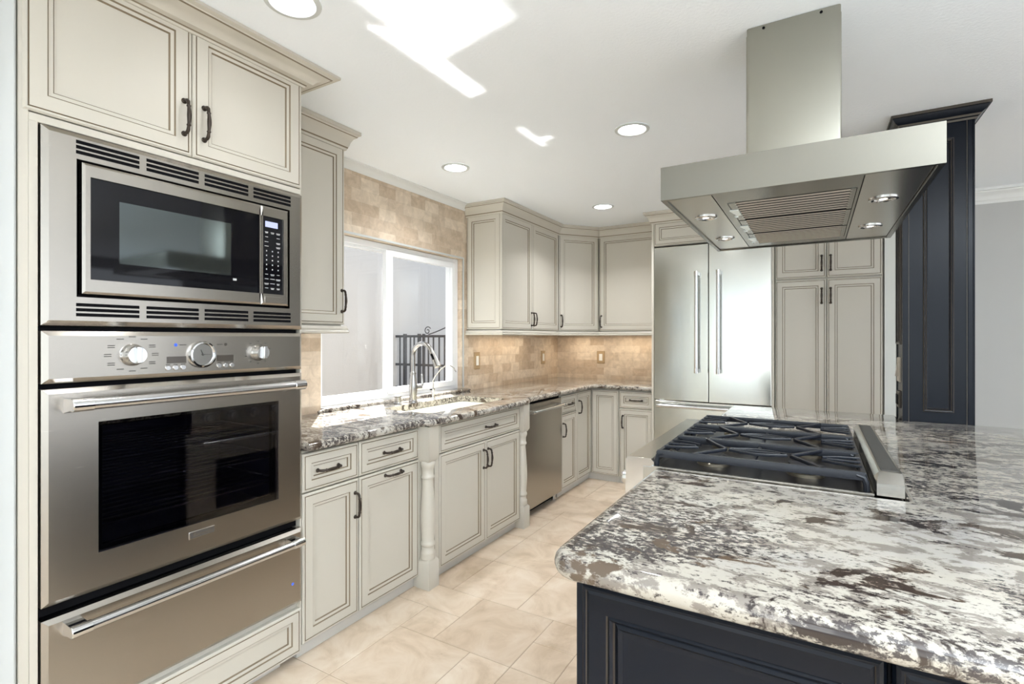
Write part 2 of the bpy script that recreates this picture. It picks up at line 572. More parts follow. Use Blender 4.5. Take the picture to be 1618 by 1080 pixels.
# floor: grout bed and stone tiles of mixed sizes laid in one pattern
def build_floor():
    mb = MB()
    mb.box(-2.45, 4.4, -2.5, 4.92, -0.06, -0.0015, 'grout')
    U, V_ = 0.1805, 0.1835
    X0, Y0 = -1.335, 1.637
    i0, i1 = int((-2.3 - X0) / U) - 1, int((1.3 - X0) / U) + 1
    j0, j1 = int((-1.2 - Y0) / V_) - 1, int((4.3 - Y0) / V_) + 1
    used = set(); tiles = []
    def put(i, j, a, b):
        cells = [(i + p_, j + q) for p_ in range(a) for q in range(b)]
        if any(c in used for c in cells) or i + a > i1 or j + b > j1: return False
        used.update(cells); tiles.append((i, j, a, b)); return True
    for t in ((0, 0, 2, 2), (-1, -2, 2, 2), (-1, 0, 1, 1), (-1, 2, 2, 2), (1, 2, 2, 2), (-3, -2, 2, 3), (2, 0, 1, 1), (1, -2, 1, 2), (2, -1, 2, 1), (-2, 1, 2, 1), (-1, 4, 2, 2), (1, 4, 2, 3), (-2, 2, 1, 2), (-1, 6, 2, 3), (1, 7, 3, 2), (-1, -4, 3, 2)):
        put(*t)
    rnd = random.Random(11)
    for j in range(j0, j1):
        for i in range(i0, i1):
            if (i, j) in used: continue
            opts = [(2, 3), (3, 2), (2, 2), (2, 2), (2, 1), (1, 2), (1, 1)]
            rnd.shuffle(opts)
            opts.sort(key=lambda t: -(t[0] * t[1]) + rnd.random() * 3.2)
            for a, b in opts:
                if put(i, j, a, b): break
    tone = []
    for i, j, a, b in tiles:
        x0, x1 = X0 + i * U + .0012, X0 + (i + a) * U - .0012
        y0, y1 = Y0 + j * V_ + .0012, Y0 + (j + b) * V_ - .0012
        c = 0.0015
        mb.grid([[(x0, y0, -0.002), (x1, y0, -0.002), (x1, y1, -0.002), (x0, y1, -0.002)],
                 [(x0, y0, -c), (x1, y0, -c), (x1, y1, -c), (x0, y1, -c)],
                 [(x0 + c, y0 + c, 0), (x1 - c, y0 + c, 0), (x1 - c, y1 - c, 0), (x0 + c, y1 - c, 0)]], 'floor', True, (False, True))
        tone += [rnd.random()] * 9
    # plain continuation of the paving out of the picture
    for x0, x1, y0, y1 in ((X0 + i1 * U, 4.4, -2.5, 4.6), (-2.4, X0 + i1 * U, -2.5, Y0 + j0 * V_), (-2.4, X0 + i1 * U, Y0 + j1 * V_, 4.7)):
        mb.face([(x0, y0, 0), (x1, y0, 0), (x1, y1, 0), (x0, y1, 0)], 'floor'); tone.append(0.5)
    o = mb.build('floor', None, (0, 0, 0), smooth=False)
    at = o.data.attributes.new('tile_tone', 'FLOAT', 'FACE')
    nb = len(o.data.polygons) - len(tone)
    for k, p_ in enumerate(o.data.polygons):
        at.data[k].value = tone[k - nb] if k >= nb else 0.5
    return struct(o)
build_floor()

mb = MB(); mb.box(-2.45, 4.4, -2.5, 4.92, CEIL, CEIL + 0.12, 'ceiling'); struct(mb.build('ceiling', None, (0, 0, 0)))

# tiled wall with the window opening
mb = MB()
xo = -2.43
mb.box(xo, XW, 0.47, WY0, 0, CEIL, 'tileL')
mb.box(xo, XW, WY1, 4.92, 0, CEIL, 'tileL')
mb.box(xo, XW, WY0, WY1, 0, WZ0, 'tileL')
mb.box(xo, XW, WY0, WY1, WZ1, CEIL, 'tileL')
struct(mb.build('wall_left', None, (0, 0, 0), smooth=False))
mb = MB(); mb.box(XW, 0.44, YW, 4.92, 0, CEIL, 'tileB'); struct(mb.build('wall_back', None, (0, 0, 0), smooth=False))
mb = MB(); mb.box(0.44, 4.4, 4.60, 4.92, 0, CEIL, 'wallpaint'); struct(mb.build('wall_dining', None, (0, 0, 0), smooth=False))
mb = MB()
mb.box(4.28, 4.4, -2.5, -1.85, 0, CEIL, 'wallpaint'); mb.box(4.28, 4.4, 3.85, 4.6, 0, CEIL, 'wallpaint')
mb.box(4.28, 4.4, -1.85, 3.85, 0, 0.12, 'wallpaint'); mb.box(4.28, 4.4, -1.85, 3.85, 2.08, CEIL, 'wallpaint')
struct(mb.build('wall_right', None, (0, 0, 0), smooth=False))
mb = MB()
mb.box(-2.45, -1.75, -2.5, -2.38, 0, CEIL, 'wallpaint'); mb.box(3.95, 4.28, -2.5, -2.38, 0, CEIL, 'wallpaint')
mb.box(-1.75, 3.95, -2.5, -2.38, 2.10, CEIL, 'wallpaint'); mb.box(-1.75, 3.95, -2.5, -2.38, 0, 0.15, 'wallpaint')
struct(mb.build('wall_front', None, (0, 0, 0), smooth=False))
mb = MB(); mb.box(-2.45, -1.672, -2.38, 0.466, 0, CEIL, 'wallcream'); struct(mb.build('wall_near', None, (0, 0, 0), smooth=False))
mb = MB()
mb.box(-1.672, -1.650, 0.20, 0.425, 0, CEIL, 'trimwhite'); mb.box(-1.672, -1.660, 0.425, 0.462, 0, CEIL, 'trimwhite')
struct(mb.build('trim_1', None, (0, 0, 0), bevel=0.003))

# wall crown mouldings
r_ = sweep_rings([(XW, 1.74), (XW, 3.165)], crown_prof(2.165, CEIL, 0.05))
struct(sweep(r_, 'trim_2', None, {}, 'crownwhite', (0, 0, 0)))
r_ = sweep_rings([(0.44, 4.60), (4.28, 4.60)], crown_prof(2.115, CEIL, 0.075))
struct(sweep(r_, 'trim_3', None, {}, 'crownwhite', (0, 0, 0)))

mb = MB(); mb.box(0.3865, 0.46, 4.135, 4.60, 0, CEIL, 'wallcream'); struct(mb.build('trim_4', None, (0, 0, 0), smooth=False))

# ------------------------------------------------------------------ window
def build_window():
    XF = -2.315; W = 'white'
    mb = MB()                                   # tiled reveal edges and white head
    fr = mb
    y0, y1, z0, z1 = WY0, WY1, 0.838, WZ1
    # outer frame (a sliding window: fixed left light, sliding right sash)
    t = 0.036
    def ring(m_, x0, x1, a0, a1, c0, c1, t_):
        m_.box(x0, x1, a0, a0 + t_, c0, c1, W); m_.box(x0, x1, a1 - t_, a1, c0, c1, W)
        m_.box(x0, x1, a0 + t_, a1 - t_, c0, c0 + t_, W); m_.box(x0, x1, a0 + t_, a1 - t_, c1 - t_, c1, W)
    ring(mb, XF - 0.085, XF, y0, y1, z0, z1 - 0.002, t)
    o = mb.build('window_1', None, (0, 0, 0), bevel=0.003); struct(o)
    mb = MB()
    yl, yr = 2.415, 2.455
    ring(mb, XF - 0.05, XF - 0.018, y0 + t, 2.43, z0 + t - 0.004, z1 - t, 0.020)
    ring(mb, XF - 0.022, XF + 0.006, 2.388, y1 - t + 0.004, z0 + t - 0.012, z1 - t + 0.004, 0.040)
    mb.box(XF - 0.03, XF + 0.004, 2.376, 2.392, z0 + t, z1 - t, W)
    mb.build('sash', o, bevel=0.003)
    mb = MB(); mb.box(XF - 0.038, XF - 0.034, y0 + t, 2.43, z0 + t, z1 - t, 'winglass'); mb.box(XF - 0.010, XF - 0.006, 2.41, y1 - t, z0 + t, z1 - t, 'winglass')
    mb.build('glass', o)
    mb = MB(); mb.box(XF + 0.004, XF + 0.016, 2.400, 2.418, 1.27, 1.35, W); mb.box(XF + 0.010, XF + 0.020, 2.394, 2.410, 1.295, 1.325, W)
    mb.build('latch', o, bevel=0.002)
    # slim white bead round the opening at the face of the tile
    mb = MB()
    b = 0.012
    mb.box(XW - 0.004, XW + 0.004, WY0, WY1 + b, WZ1, WZ1 + b, 'trimwhite')
    mb.box(XW - 0.004, XW + 0.004, WY1, WY1 + b, 0.845, WZ1, 'trimwhite')
    mb.build('bead', o)
build_window()

# ------------------------------------------------------------------ outside the window
mb = MB(); mb.box(-4.32, -4.13, -1.5, 9.0, -0.1, 3.3, 'stucco'); struct(mb.build('wall_outside', None, (0, 0, 0)))
mb = MB(); mb.box(-9.0, -2.45, -2.5, 9.0, -0.3, -0.1, 'concrete'); struct(mb.build('ground_outside', None, (0, 0, 0)))

def build_gate():
    Y = 4.40
    g = thing('iron_gate', (-3.75, Y, -0.1), 'black iron gate with curled top outside, seen through the right window pane', 'gate')
    for nm, z0, z1 in (('top_rail', 1.222, 1.248), ('middle_rail', 0.905, 0.930), ('bottom_rail', 0.645, 0.672)):
        mb = MB(); mb.box(-4.128, -2.62, Y - .013, Y + .013, z0, z1, 'iron'); mb.build(nm, g)
    for x, hw in ((-3.995, .017), (-3.786, .016), (-3.722, .010), (-2.66, .02)):
        mb = MB(); mb.box(x - hw, x + hw, Y - .014, Y + .014, -0.1, 1.262, 'iron'); mb.build('post', g)
    for x in (-4.07, -3.915, -3.86, -3.656, -3.586, -3.507, -3.433, -3.355, -3.28, -3.2, -3.12, -3.04, -2.96, -2.88, -2.8):
        h = 0.0065
        mb = MB(); mb.box(x - h, x + h, Y - h, Y + h, 0.55, 1.225, 'iron'); mb.build('bar', g)
    mb = MB()
    pth = []
    for k in range(26):
        a = radians(-60 + k * 19); rr = 0.008 + 0.0016 * (25 - k)
        pth.append((-3.668 - sin(a) * rr, Y, 1.295 + cos(a) * rr))
    pth = pth[::-1]
    mb.tube(pth, 0.0055, 'iron', 6)
    cv = [(-3.655 + 0.75 * t, Y, 1.255 + 0.02 * math.sin(t * 3) + 0.30 * t * t * 0.75 + 0.11 * t) for t in [k / 14 for k in range(15)]]
    mb.tube(cv, 0.0065, 'iron', 6)
    mb.build('scroll', g)
build_gate()

# =================================================================== TALL OVEN CABINET
XF = -1.663
def build_tall():
    g = thing('tall_oven_cabinet', (-1.95, 0.87, 0), 'tall cream oven housing cabinet with two doors above the microwave', 'cabinet')
    mb = MB(); y0, y1 = 0.468, 1.268
    mb.box(-2.268, XF - .004, y0, y0 + .02, 0.075, 2.2, 'cream'); mb.box(-2.268, XF - .004, y1 - .006, y1, 0.075, 2.2, 'cream')
    mb.box(-2.268, -2.25, y0 + .02, y1 - .006, 0.075, 2.2, 'cream')
    mb.box(-2.25, XF - .022, y0 + .02, y1 - .006, 1.76, 2.2, 'cream')
    mb.box(XF - .03, XF - .004, y0 + .02, 0.506, 0.075, 1.77, 'cream')
    mb.box(XF - .02, XF - .003, y0 + .02, y1 - .006, 1.752, 1.772, 'cream')
    mb.box(-2.25, XF - .022, y0 + .02, y1 - .006, 0.075, 0.225, 'cream')
    mb.box(-2.25, XF - .045, y0, y1 - .06, 0.0, 0.075, 'toe')
    mb.build('carcass', g, bevel=0.0015)
    d = front(FL, 0.476, 0.872, 1.776, 2.19, 'door', g, 0.047); pull(FL, 0.848, 1.889, True, d)
    d = front(FL, 0.874, 1.266, 1.776, 2.19, 'door', g, 0.047); pull(FL, 0.908, 1.889, True, d)
    front(FL, 0.478, 1.266, 0.038, 0.205, 'base_panel', g, 0.038)
    r_ = sweep_rings([(XF, 0.468), (XF, 1.268), (-1.90, 1.268)], crown_prof(2.155, CEIL - .001, 0.098))
    sweep(r_, 'crown_moulding', g, CRMATS, 'cream')
    return g
build_tall()

def bevel_panel(mb, fr, s0, s1, t0, t1, n0, n1, cb, mat, side_mat=None):
    """slab face with a broad chamfer of width cb"""
    L_ = [rect_loop(fr, s0, s1, t0, t1, 0, n0), rect_loop(fr, s0, s1, t0, t1, 0, n1 - cb * 0.75), rect_loop(fr, s0, s1, t0, t1, cb, n1)]
    mb.grid(L_, mat, True, (True, True))

def boxf(mb, fr, s0, s1, t0, t1, n0, n1, mat):
    mb.grid([rect_loop(fr, s0, s1, t0, t1, 0, n0), rect_loop(fr, s0, s1, t0, t1, 0, n1)], mat, True, (True, True))

def frame_ring(mb, fr, so, to, si, ti, n0, n1, cb, mat):
    """rectangular frame: outer (s0,s1) (t0,t1), inner hole; outer edge chamfered cb"""
    (a0, a1), (b0, b1) = so, to; (c0, c1), (d0, d1) = si, ti
    def lp(i, n): return rect_loop(fr, a0, a1, b0, b1, i, n)
    inner = lambda n: [fr.p(c0, d0, n), fr.p(c1, d0, n), fr.p(c1, d1, n), fr.p(c0, d1, n)]
    mb.grid([inner(n0), lp(0, n0), lp(0, n1 - cb * .75), lp(cb, n1), inner(n1), inner(n0)], mat)

def build_microwave():
    g = thing('microwave_oven', (-1.70, 0.886, 1.245), 'built-in stainless microwave with slotted trim kit above the wall oven', 'microwave')
    fr = FL; n1 = 0.012
    mb = MB()
    # trim kit: frame with slots laid on as black bars that paint the shade of openings
    frame_ring(mb, fr, (0.509, 1.264), (1.247, 1.748), (0.578, 1.206), (1.322, 1.680), -0.02, n1, 0.013, 'steel')
    mb.build('trim_frame', g, smooth=False)
    for (t0, t1) in ((1.692, 1.732), (1.270, 1.309)):
        for k, (s0, s1) in enumerate(((0.577, 0.722), (0.740, 0.885), (0.903, 1.047), (1.066, 1.210))):
            mb = MB()
            hh = (t1 - t0 - 0.0) / 3
            for q in range(3):
                boxf(mb, fr, s0, s1, t0 + q * hh + 0.0016, t0 + q * hh + hh - 0.0030, n1 - 0.006, n1 + 0.0006, 'gap')
            mb.build('vent', g, smooth=False)
    mb = MB(); boxf(mb, fr, 0.560, 1.220, 1.31, 1.69, -0.05, -0.03, 'gap')
    for a in ((0.5785, 0.5865, 1.3225, 1.6795), (1.1985, 1.2055, 1.3225, 1.6795), (0.5785, 1.2055, 1.3225, 1.330), (0.5785, 1.2055, 1.6725, 1.6795)):
        boxf(mb, fr, *a, -0.03, -0.006, 'gap')
    mb.build('cavity', g, smooth=False)
    # door
    mb = MB(); frame_ring(mb, fr, (0.588, 1.0885), (1.331, 1.673), (0.605, 1.0875), (1.369, 1.638), -0.02, 0.020, 0.006, 'steel'); d = mb.build('door', g, smooth=False)
    mb = MB(); frame_ring(mb, fr, (0.605, 1.0885), (1.369, 1.638), (0.672, 0.986), (1.419, 1.589), 0.0, 0.0155, 0.001, 'blackglass'); mb.build('door_glass', d, smooth=False)
    mb = MB(); boxf(mb, fr, 0.671, 0.987, 1.418, 1.590, 0.0, 0.0150, 'mwglass'); mb.build('window', d, smooth=False)['label'] = 'grey mesh window of the door'
    mb = MB(); boxf(mb, fr, 0.992, 1.004, 1.404, 1.411, 0.0155, 0.0162, 'legend'); mb.build('logo_mark', d, smooth=False)
    # control side
    mb = MB(); frame_ring(mb, fr, (1.090, 1.196), (1.331, 1.673), (1.091, 1.176), (1.369, 1.638), -0.02, 0.020, 0.006, 'steel'); c = mb.build('control_panel', g, smooth=False)
    mb = MB(); boxf(mb, fr, 1.090, 1.1765, 1.3685, 1.6385, -0.01, 0.0155, 'blackglass'); mb.build('keypad_glass', c, smooth=False)
    mb = MB(); boxf(mb, fr, 1.107, 1.155, 1.602, 1.622, 0.015, 0.0162, 'lcd'); mb.build('display', c, smooth=False)
    mb = MB()
    rnd = random.Random(3)
    for q, t in enumerate((1.583, 1.566, 1.549, 1.534, 1.519, 1.503, 1.487, 1.471, 1.455, 1.436, 1.420, 1.404, 1.388)):
        for k, s_ in enumerate((1.112, 1.1345, 1.157)):
            if 4 <= q <= 8:
                boxf(mb, fr, s_ - .0018, s_ + .0018, t - .0022, t + .0022, 0.0155, 0.0160, 'legend')
            else:
                wd = rnd.uniform(.005, .009)
                if k == 1 and 1 <= q <= 3: continue
                boxf(mb, fr, s_ - wd, s_ + wd, t + .0006, t + .0024, 0.0155, 0.0160, 'legend')
                if rnd.random() < .7: boxf(mb, fr, s_ - wd * .8, s_ + wd * .8, t - .0028, t - .0010, 0.0155, 0.0160, 'legend')
    mb.build('keypad_legends', c, smooth=False)
    mb = MB(); boxf(mb, fr, 1.101, 1.168, 1.338, 1.360, 0.020, 0.0225, 'steel'); mb.build('open_button', c, bevel=.001)
build_microwave()

def knob(g, fr, s_, t_, r):
    mb = MB()
    c = fr.p(s_, t_, 0.012)
    mb.lathe([(r, 0), (r, .004), (r * .90, .009), (r * .86, .014), (r * .80, .030), (r * .74, .034)], c, fr.N, 'chrome', 28)
    k = mb.build('knob', g, angle=30)
    mb = MB()
    n0, n1 = 0.044, 0.058
    a = r * 0.26; b = r * 0.80
    lo = [fr.p(s_ - a, t_ - b, n0), fr.p(s_ + a, t_ - b, n0), fr.p(s_ + a, t_ + b, n0), fr.p(s_ - a, t_ + b, n0)]
    hi = [fr.p(s_ - a * .8, t_ - b * .9, n1), fr.p(s_ + a * .8, t_ - b * .9, n1), fr.p(s_ + a * .8, t_ + b * .9, n1), fr.p(s_ - a * .8, t_ + b * .9, n1)]
    mb.grid([lo, hi], 'satin', True, (True, True)); mb.build('grip', k, bevel=.0015)

def bar_handle(g, fr, s0, s1, t_, n_, r, name='handle', n_base=0.012):
    mb = MB(); mb.tube([fr.p(s0 + .03, t_, n_), fr.p(s1 - .03, t_, n_)], r * 0.93, 'satin', 20)
    h = mb.build(name, g)
    for a, b in ((s0, s0 + .045), (s1 - .045, s1)):
        mb = MB()
        mb.tube([fr.p(a, t_, n_), fr.p(a + .002, t_, n_), fr.p(b - .001, t_, n_), fr.p(b, t_, n_)], [r * .94, r * 1.04, r * 1.04, r * .94], 'chrome', 24)
        # bracket back to the door
        z = r * 1.0
        P0 = [fr.p(a + .002, t_ - z * 1.45, n_base), fr.p(b - .006, t_ - z * 1.45, n_base), fr.p(b - .006, t_ + z * .9, n_base), fr.p(a + .002, t_ + z * .9, n_base)]
        P1 = [fr.p(a + .002, t_ - z * .75, n_), fr.p(b - .006, t_ - z * .75, n_), fr.p(b - .006, t_ + z * .8, n_), fr.p(a + .002, t_ + z * .8, n_)]
        mb.grid([P0, P1], 'chrome', True, (True, True))
        mb.build('end_bracket', h, angle=30)['label'] = 'polished end of the bar'
    return h

def text_mesh(body, size, name, mat, parent, matrix, shear=0.0, extrude=0.0006, width=None):
    cu = bpy.data.curves.new('lettering_curve', 'FONT')
    cu.body = body; cu.size = size; cu.shear = shear; cu.extrude = extrude
    cu.align_x = 'CENTER'; cu.align_y = 'CENTER'
    t = bpy.data.objects.new('lettering_curve', cu); COL.objects.link(t)
    bpy.context.view_layer.update()
    me = bpy.data.meshes.new_from_object(t.evaluated_get(bpy.context.evaluated_depsgraph_get()))
    COL.objects.unlink(t); bpy.data.objects.remove(t); bpy.data.curves.remove(cu)
    if width:
        xs = [v_.co.x for v_ in me.vertices]; k = width / (max(xs) - min(xs))
        me.transform(Matrix.Diagonal((k, 1, 1, 1)))
    me.transform(matrix)
    O = Vector(ORG[parent.name]) if parent else Vector()
    me.transform(Matrix.Translation(-O))
    me.materials.clear(); me.materials.append(M[mat])
    me.name = name
    o = bpy.data.objects.new(name, me); COL.objects.link(o); o.parent = parent
    ORG[o.name] = tuple(O)
    return o

def frame_matrix(fr, s_, t_, n_):
    m_ = Matrix((( fr.S.x, 0, fr.N.x, 0), (fr.S.y, 0, fr.N.y, 0), (fr.S.z, 1, fr.N.z, 0), (0, 0, 0, 1)))
    return Matrix.Translation(fr.p(s_, t_, n_)) @ m_

def build_wall_oven():
    g = thing('wall_oven', (-1.70, 0.886, 0.53), 'built-in stainless wall oven with clock panel, below the microwave', 'oven')
    fr = FL
    mb = MB(); L_ = lambda n: rect_loop(fr, 0.512, 1.255, 0.512, 1.245, 0, n)
    I_ = lambda n: rect_loop(fr, 0.555, 1.225, 0.595, 1.045, 0, n)
    mb.grid([I_(-.019), L_(-.019), L_(-.50), I_(-.50), I_(-.019)], 'gap')
    mb.build('body', g, smooth=False)
    mb = MB(); bevel_panel(mb, fr, 0.509, 1.261, 1.100, 1.233, -0.016, 0.013, 0.012, 'steel'); cp = mb.build('control_panel', g, smooth=False)
    knob(cp, fr, 0.704, 1.168, 0.031); knob(cp, fr, 1.082, 1.166, 0.028)
    # clock
    c = fr.p(0.893, 1.164, 0.012)
    mb = MB(); mb.lathe([(.0415, 0), (.0415, .010), (.039, .016), (.0345, .017), (.0325, .011), (.0325, .009)], c, fr.N, 'chrome', 36); k = mb.build('clock', cp, angle=30)
    mb = MB(); mb.lathe([(.0325, .008), (.0325, .0085)], c, fr.N, 'dial', 36); mb.build('clock_dial', k)
    mb = MB()
    for i in range(12):
        a = radians(30 * i); r0, r1 = (.0235, .0295)
        u = Vector((0, sin(a), cos(a))); v_ = Vector((0, cos(a), -sin(a))); C = Vector(c) + fr.N * .0088
        hw = .0010 if i % 3 else .0016
        mb.face([C + u * r0 + v_ * hw, C + u * r1 + v_ * hw, C + u * r1 - v_ * hw, C + u * r0 - v_ * hw], 'ink')
    boxf(mb, fr, 0.885, 0.902, 1.1495, 1.1515, 0.0206, 0.0209, 'ink')
    for ang, ln, hw in ((-22, .016, .0014), (90, .024, .0011)):
        a = radians(ang); u = Vector((0, sin(a), cos(a))); v_ = Vector((0, cos(a), -sin(a))); C = Vector(c) + fr.N * .0098
        mb.face([C - u * .004 + v_ * hw, C + u * ln + v_ * hw * .5, C + u * ln - v_ * hw * .5, C - u * .004 - v_ * hw], 'ink')
    mb.lathe([(.0028, .0095), (.0028, .0115)], c, fr.N, 'ink', 12)
    mb.build('clock_hands', k, smooth=False)
    for s0, s1 in ((0.793, 0.848), (0.940, 0.995)):
        mb = MB(); boxf(mb, fr, s0, s1, 1.140, 1.160, 0.012, 0.0136, 'display'); mb.build('display', cp, smooth=False)
    for s_ in (0.796, 0.8175, 0.839, 0.948, 0.969, 0.990):
        mb = MB(); mb.lathe([(.0075, 0), (.0075, .003), (.0062, .0045)], fr.p(s_, 1.1265, .0128), fr.N, 'satin', 16); mb.build('button', cp)
    for s_, mt in ((0.818, 'blue'), (0.969, 'display')):
        mb = MB(); mb.lathe([(.0052, 0), (.0040, .0015)], fr.p(s_, 1.1945, .0128), fr.N, mt, 14); mb.build('indicator_light', cp)
    mb = MB()
    def dash(s_, t_, wd, rows=1):
        for q in range(rows):
            boxf(mb, fr, s_ - wd, s_ + wd, t_ - q * .0052 - .0011, t_ - q * .0052 + .0011, 0.0128, 0.0134, 'ink')
    for cs, ct, R_, n, wd, rows in ((0.704, 1.168, 0.052, 12, 0.0085, 2), (1.082, 1.166, 0.041, 10, 0.0030, 1)):
        for i in range(n):
            a = radians(360 / n * i); ss, cc = sin(a), cos(a)
            dash(cs + ss * R_ * 1.12, ct + cc * R_ * 0.92 + (.0026 if rows == 2 else 0), wd, rows if abs(ss) > .6 else 1)
    dash(0.838, 1.1945, .010); dash(0.950, 1.1945, .009)
    for s_ in (0.796, 0.8175, 0.839, 0.948, 0.969, 0.990): dash(s_, 1.1365, .006)
    mb.build('dial_markings', cp, smooth=False)
    # door
    mb = MB(); frame_ring(mb, fr, (0.509, 1.262), (0.541, 1.086), (0.625, 1.161), (0.642, 0.992), -0.016, 0.013, 0.012, 'steel'); d = mb.build('door', g, smooth=False)
    mb = MB(); boxf(mb, fr, 0.624, 1.162, 0.641, 0.993, 0.004, 0.011, 'ovenglass'); mb.build('door_window', d, smooth=False)
    mb = MB(); frame_ring(mb, fr, (0.625, 1.161), (0.642, 0.992), (0.640, 1.146), (0.656, 0.978), -0.02, -0.004, 0.001, 'gap'); mb.build('window_seal', d, smooth=False)
    mb = MB(); L_ = [rect_loop(fr, 0.56, 1.22, 0.60, 1.04, 0, -0.02), rect_loop(fr, 0.56, 1.22, 0.60, 1.04, 0, -0.45)]
    mb.grid(L_, 'cavity', True, (False, True)); cav = mb.build('cavity', g, smooth=False)
    for t in (0.70, 0.79, 0.88):
        mb = MB()
        for q in range(9): mb.tube([fr.p(0.57, t, -0.03 - .05 * q), fr.p(1.21, t, -0.03 - .05 * q)], .0032, 'satin', 6)
        for s_ in (0.58, 0.89, 1.20): mb.tube([fr.p(s_, t, -0.03), fr.p(s_, t, -0.43)], .003, 'satin', 6)
        mb.build('oven_rack', g)
    bar_handle(d, fr, 0.548, 1.228, 1.047, 0.066, 0.0165)
    # badge
    mb = MB(); boxf(mb, fr, 0.855, 0.934, 0.5985, 0.6205, 0.012, 0.0150, 'chrome'); bd = mb.build('badge', d, bevel=.0006)
    mb = MB(); boxf(mb, fr, 0.858, 0.931, 0.601, 0.618, 0.0150, 0.0154, 'ink'); mb.build('badge_field', bd, smooth=False)
    text_mesh('Thermador', 0.0165, 'lettering', 'chrome', bd, frame_matrix(fr, 0.8945, 0.6092, 0.0156), 0.35, 0.0003, 0.064)
build_wall_oven()

def build_warmer():
    g = thing('warming_drawer', (-1.70, 0.886, 0.23), 'wide stainless warming drawer with bar handle, below the wall oven', 'drawer')
    fr = FL
    mb = MB(); bevel_panel(mb, fr, 0.509, 1.262, 0.233, 0.508, -0.016, 0.013, 0.012, 'steel'); d = mb.build('drawer_front', g, smooth=False)
    mb = MB(); boxf(mb, fr, 0.515, 1.250, 0.24, 0.505, -0.45, -0.018, 'gap'); mb.build('body', g, smooth=False)
    bar_handle(d, fr, 0.548, 1.228, 0.478, 0.060, 0.0145)
    mb = MB(); mb.lathe([(.0055, 0), (.004, .0015)], fr.p(1.218, 0.315, .0128), fr.N, 'blue', 14); mb.build('indicator_light', d)
build_warmer()

# =================================================================== BASE CABINETS
def base_carcass(name, g, x0, x1, y0, y1, toe):
    """toe: (x0,x1,y0,y1)"""
    mb = MB(); mb.box(x0, x1, y0, y1, 0.058, 0.786, 'cream'); mb.box(*toe, 0.0, 0.060, 'toe')
    return mb.build(name, g, bevel=0.0012)

XB = XF - 0.0215
g = thing('base_cabinet', (-1.95, 1.61, 0), 'cream base cabinet next to the oven tower, two drawers side by side', 'cabinet')
base_carcass('carcass', g, -2.262, XB, 1.27, 1.93, (-2.262, XF - .035, 1.27, 1.93))
mb = MB(); mb.box(-2.262, XF - .004, 1.932, 1.962, 0.0, 0.786, 'cream'); mb.build('end_stile', g, bevel=.0015)
d = front(FL, 1.271, 1.5465, 0.630, 0.776, 'drawer', g, 0.040); pull(FL, 1.388, 0.703, False, d)
d = front(FL, 1.5525, 1.930, 0.630, 0.776, 'drawer', g, 0.040); pull(FL, 1.745, 0.703, False, d)
d = front(FL, 1.271, 1.5465, 0.060, 0.624, 'door', g); pull(FL, 1.527, 0.517, True, d)
d = front(FL, 1.5525, 1.930, 0.060, 0.624, 'pull_out_front', g); pull(FL, 1.752, 0.5995, False, d)

# sink cabinet stands a little proud, between turned posts
XS = -1.624
FS = frX(XS)
g = thing('sink_cabinet', (-1.95, 2.44, 0), 'cream sink cabinet with two doors between turned corner posts', 'cabinet')
mb = MB()
x0, x1, y0, y1 = -2.262, XS - .0215, 1.966, 2.936
mb.box(x0, x1, y0, y1, .058, .60, 'cream'); mb.box(-1.69, x1, y0, y1, .60, .786, 'cream'); mb.box(x0, -1.69, y0, y0 + .02, .60, .786, 'cream'); mb.box(x0, -1.69, y1 - .02, y1, .60, .786, 'cream')
mb.box(x0, XS - .04, y0, y1, 0, .06, 'toe'); mb.box(x1, XS - .003, 2.006, 2.038, .06, .786, 'cream')
mb.build('carcass', g, bevel=.0012)
d = front(FS, 2.042, 2.857, 0.636, 0.780, 'drawer', g, 0.040); pull(FS, 2.51, 0.708, False, d)
d = front(FS, 2.042, 2.4585, 0.060, 0.630, 'door', g); pull(FS, 2.437, 0.530, True, d)
d = front(FS, 2.4625, 2.857, 0.060, 0.630, 'door', g); pull(FS, 2.484, 0.530, True, d)
def post(yc):
    mb = MB(); xc = -1.6385; h = .0385
    def sq(z, k=1.0): return [(xc - h * k, yc - h * k, z), (xc + h * k, yc - h * k, z), (xc + h * k, yc + h * k, z), (xc - h * k, yc + h * k, z)]
    mb.grid([sq(0), sq(.128), sq(.142, .72)], 'cream', True, (True, True))
    mb.grid([sq(.612, .72), sq(.630), sq(.786)], 'cream', True, (True, True))
    prof = [(.027, .138), (.036, .140), (.0375, .150), (.036, .157), (.0355, .160), (.037, .166), (.0355, .174), (.031, .180), (.0305, .200), (.034, .204), (.036, .212), (.034, .220),
            (.0305, .225), (.0335, .262), (.0365, .31), (.0372, .34), (.0352, .39), (.031, .45), (.0275, .50), (.0262, .528), (.031, .531), (.0335, .538), (.031, .545), (.0285, .549), (.0285, .575), (.032, .582), (.0355, .592), (.0365, .604), (.033, .612), (.027, .618)]
    mb.lathe(prof, (xc, yc, 0), (0, 0, 1), 'cream', 26)
    return mb.build('turned_post', g, angle=40)
post(1.967); post(2.9005)

# narrow drawer unit right of the dishwasher
g = thing('base_cabinet', (-1.95, 3.70, 0), 'narrow cream base cabinet, one drawer over one door, next to the dishwasher', 'cabinet')
base_carcass('carcass', g, -2.262, XB, 3.556, 3.848, (-2.262, XF - .035, 3.556, 3.848))
d = front(FL, 3.559, 3.845, 0.634, 0.772, 'drawer', g, .038); pull(FL, 3.705, 0.703, False, d)
d = front(FL, 3.559, 3.845, 0.062, 0.628, 'door', g, .043); pull(FL, 3.587, 0.512, True, d)

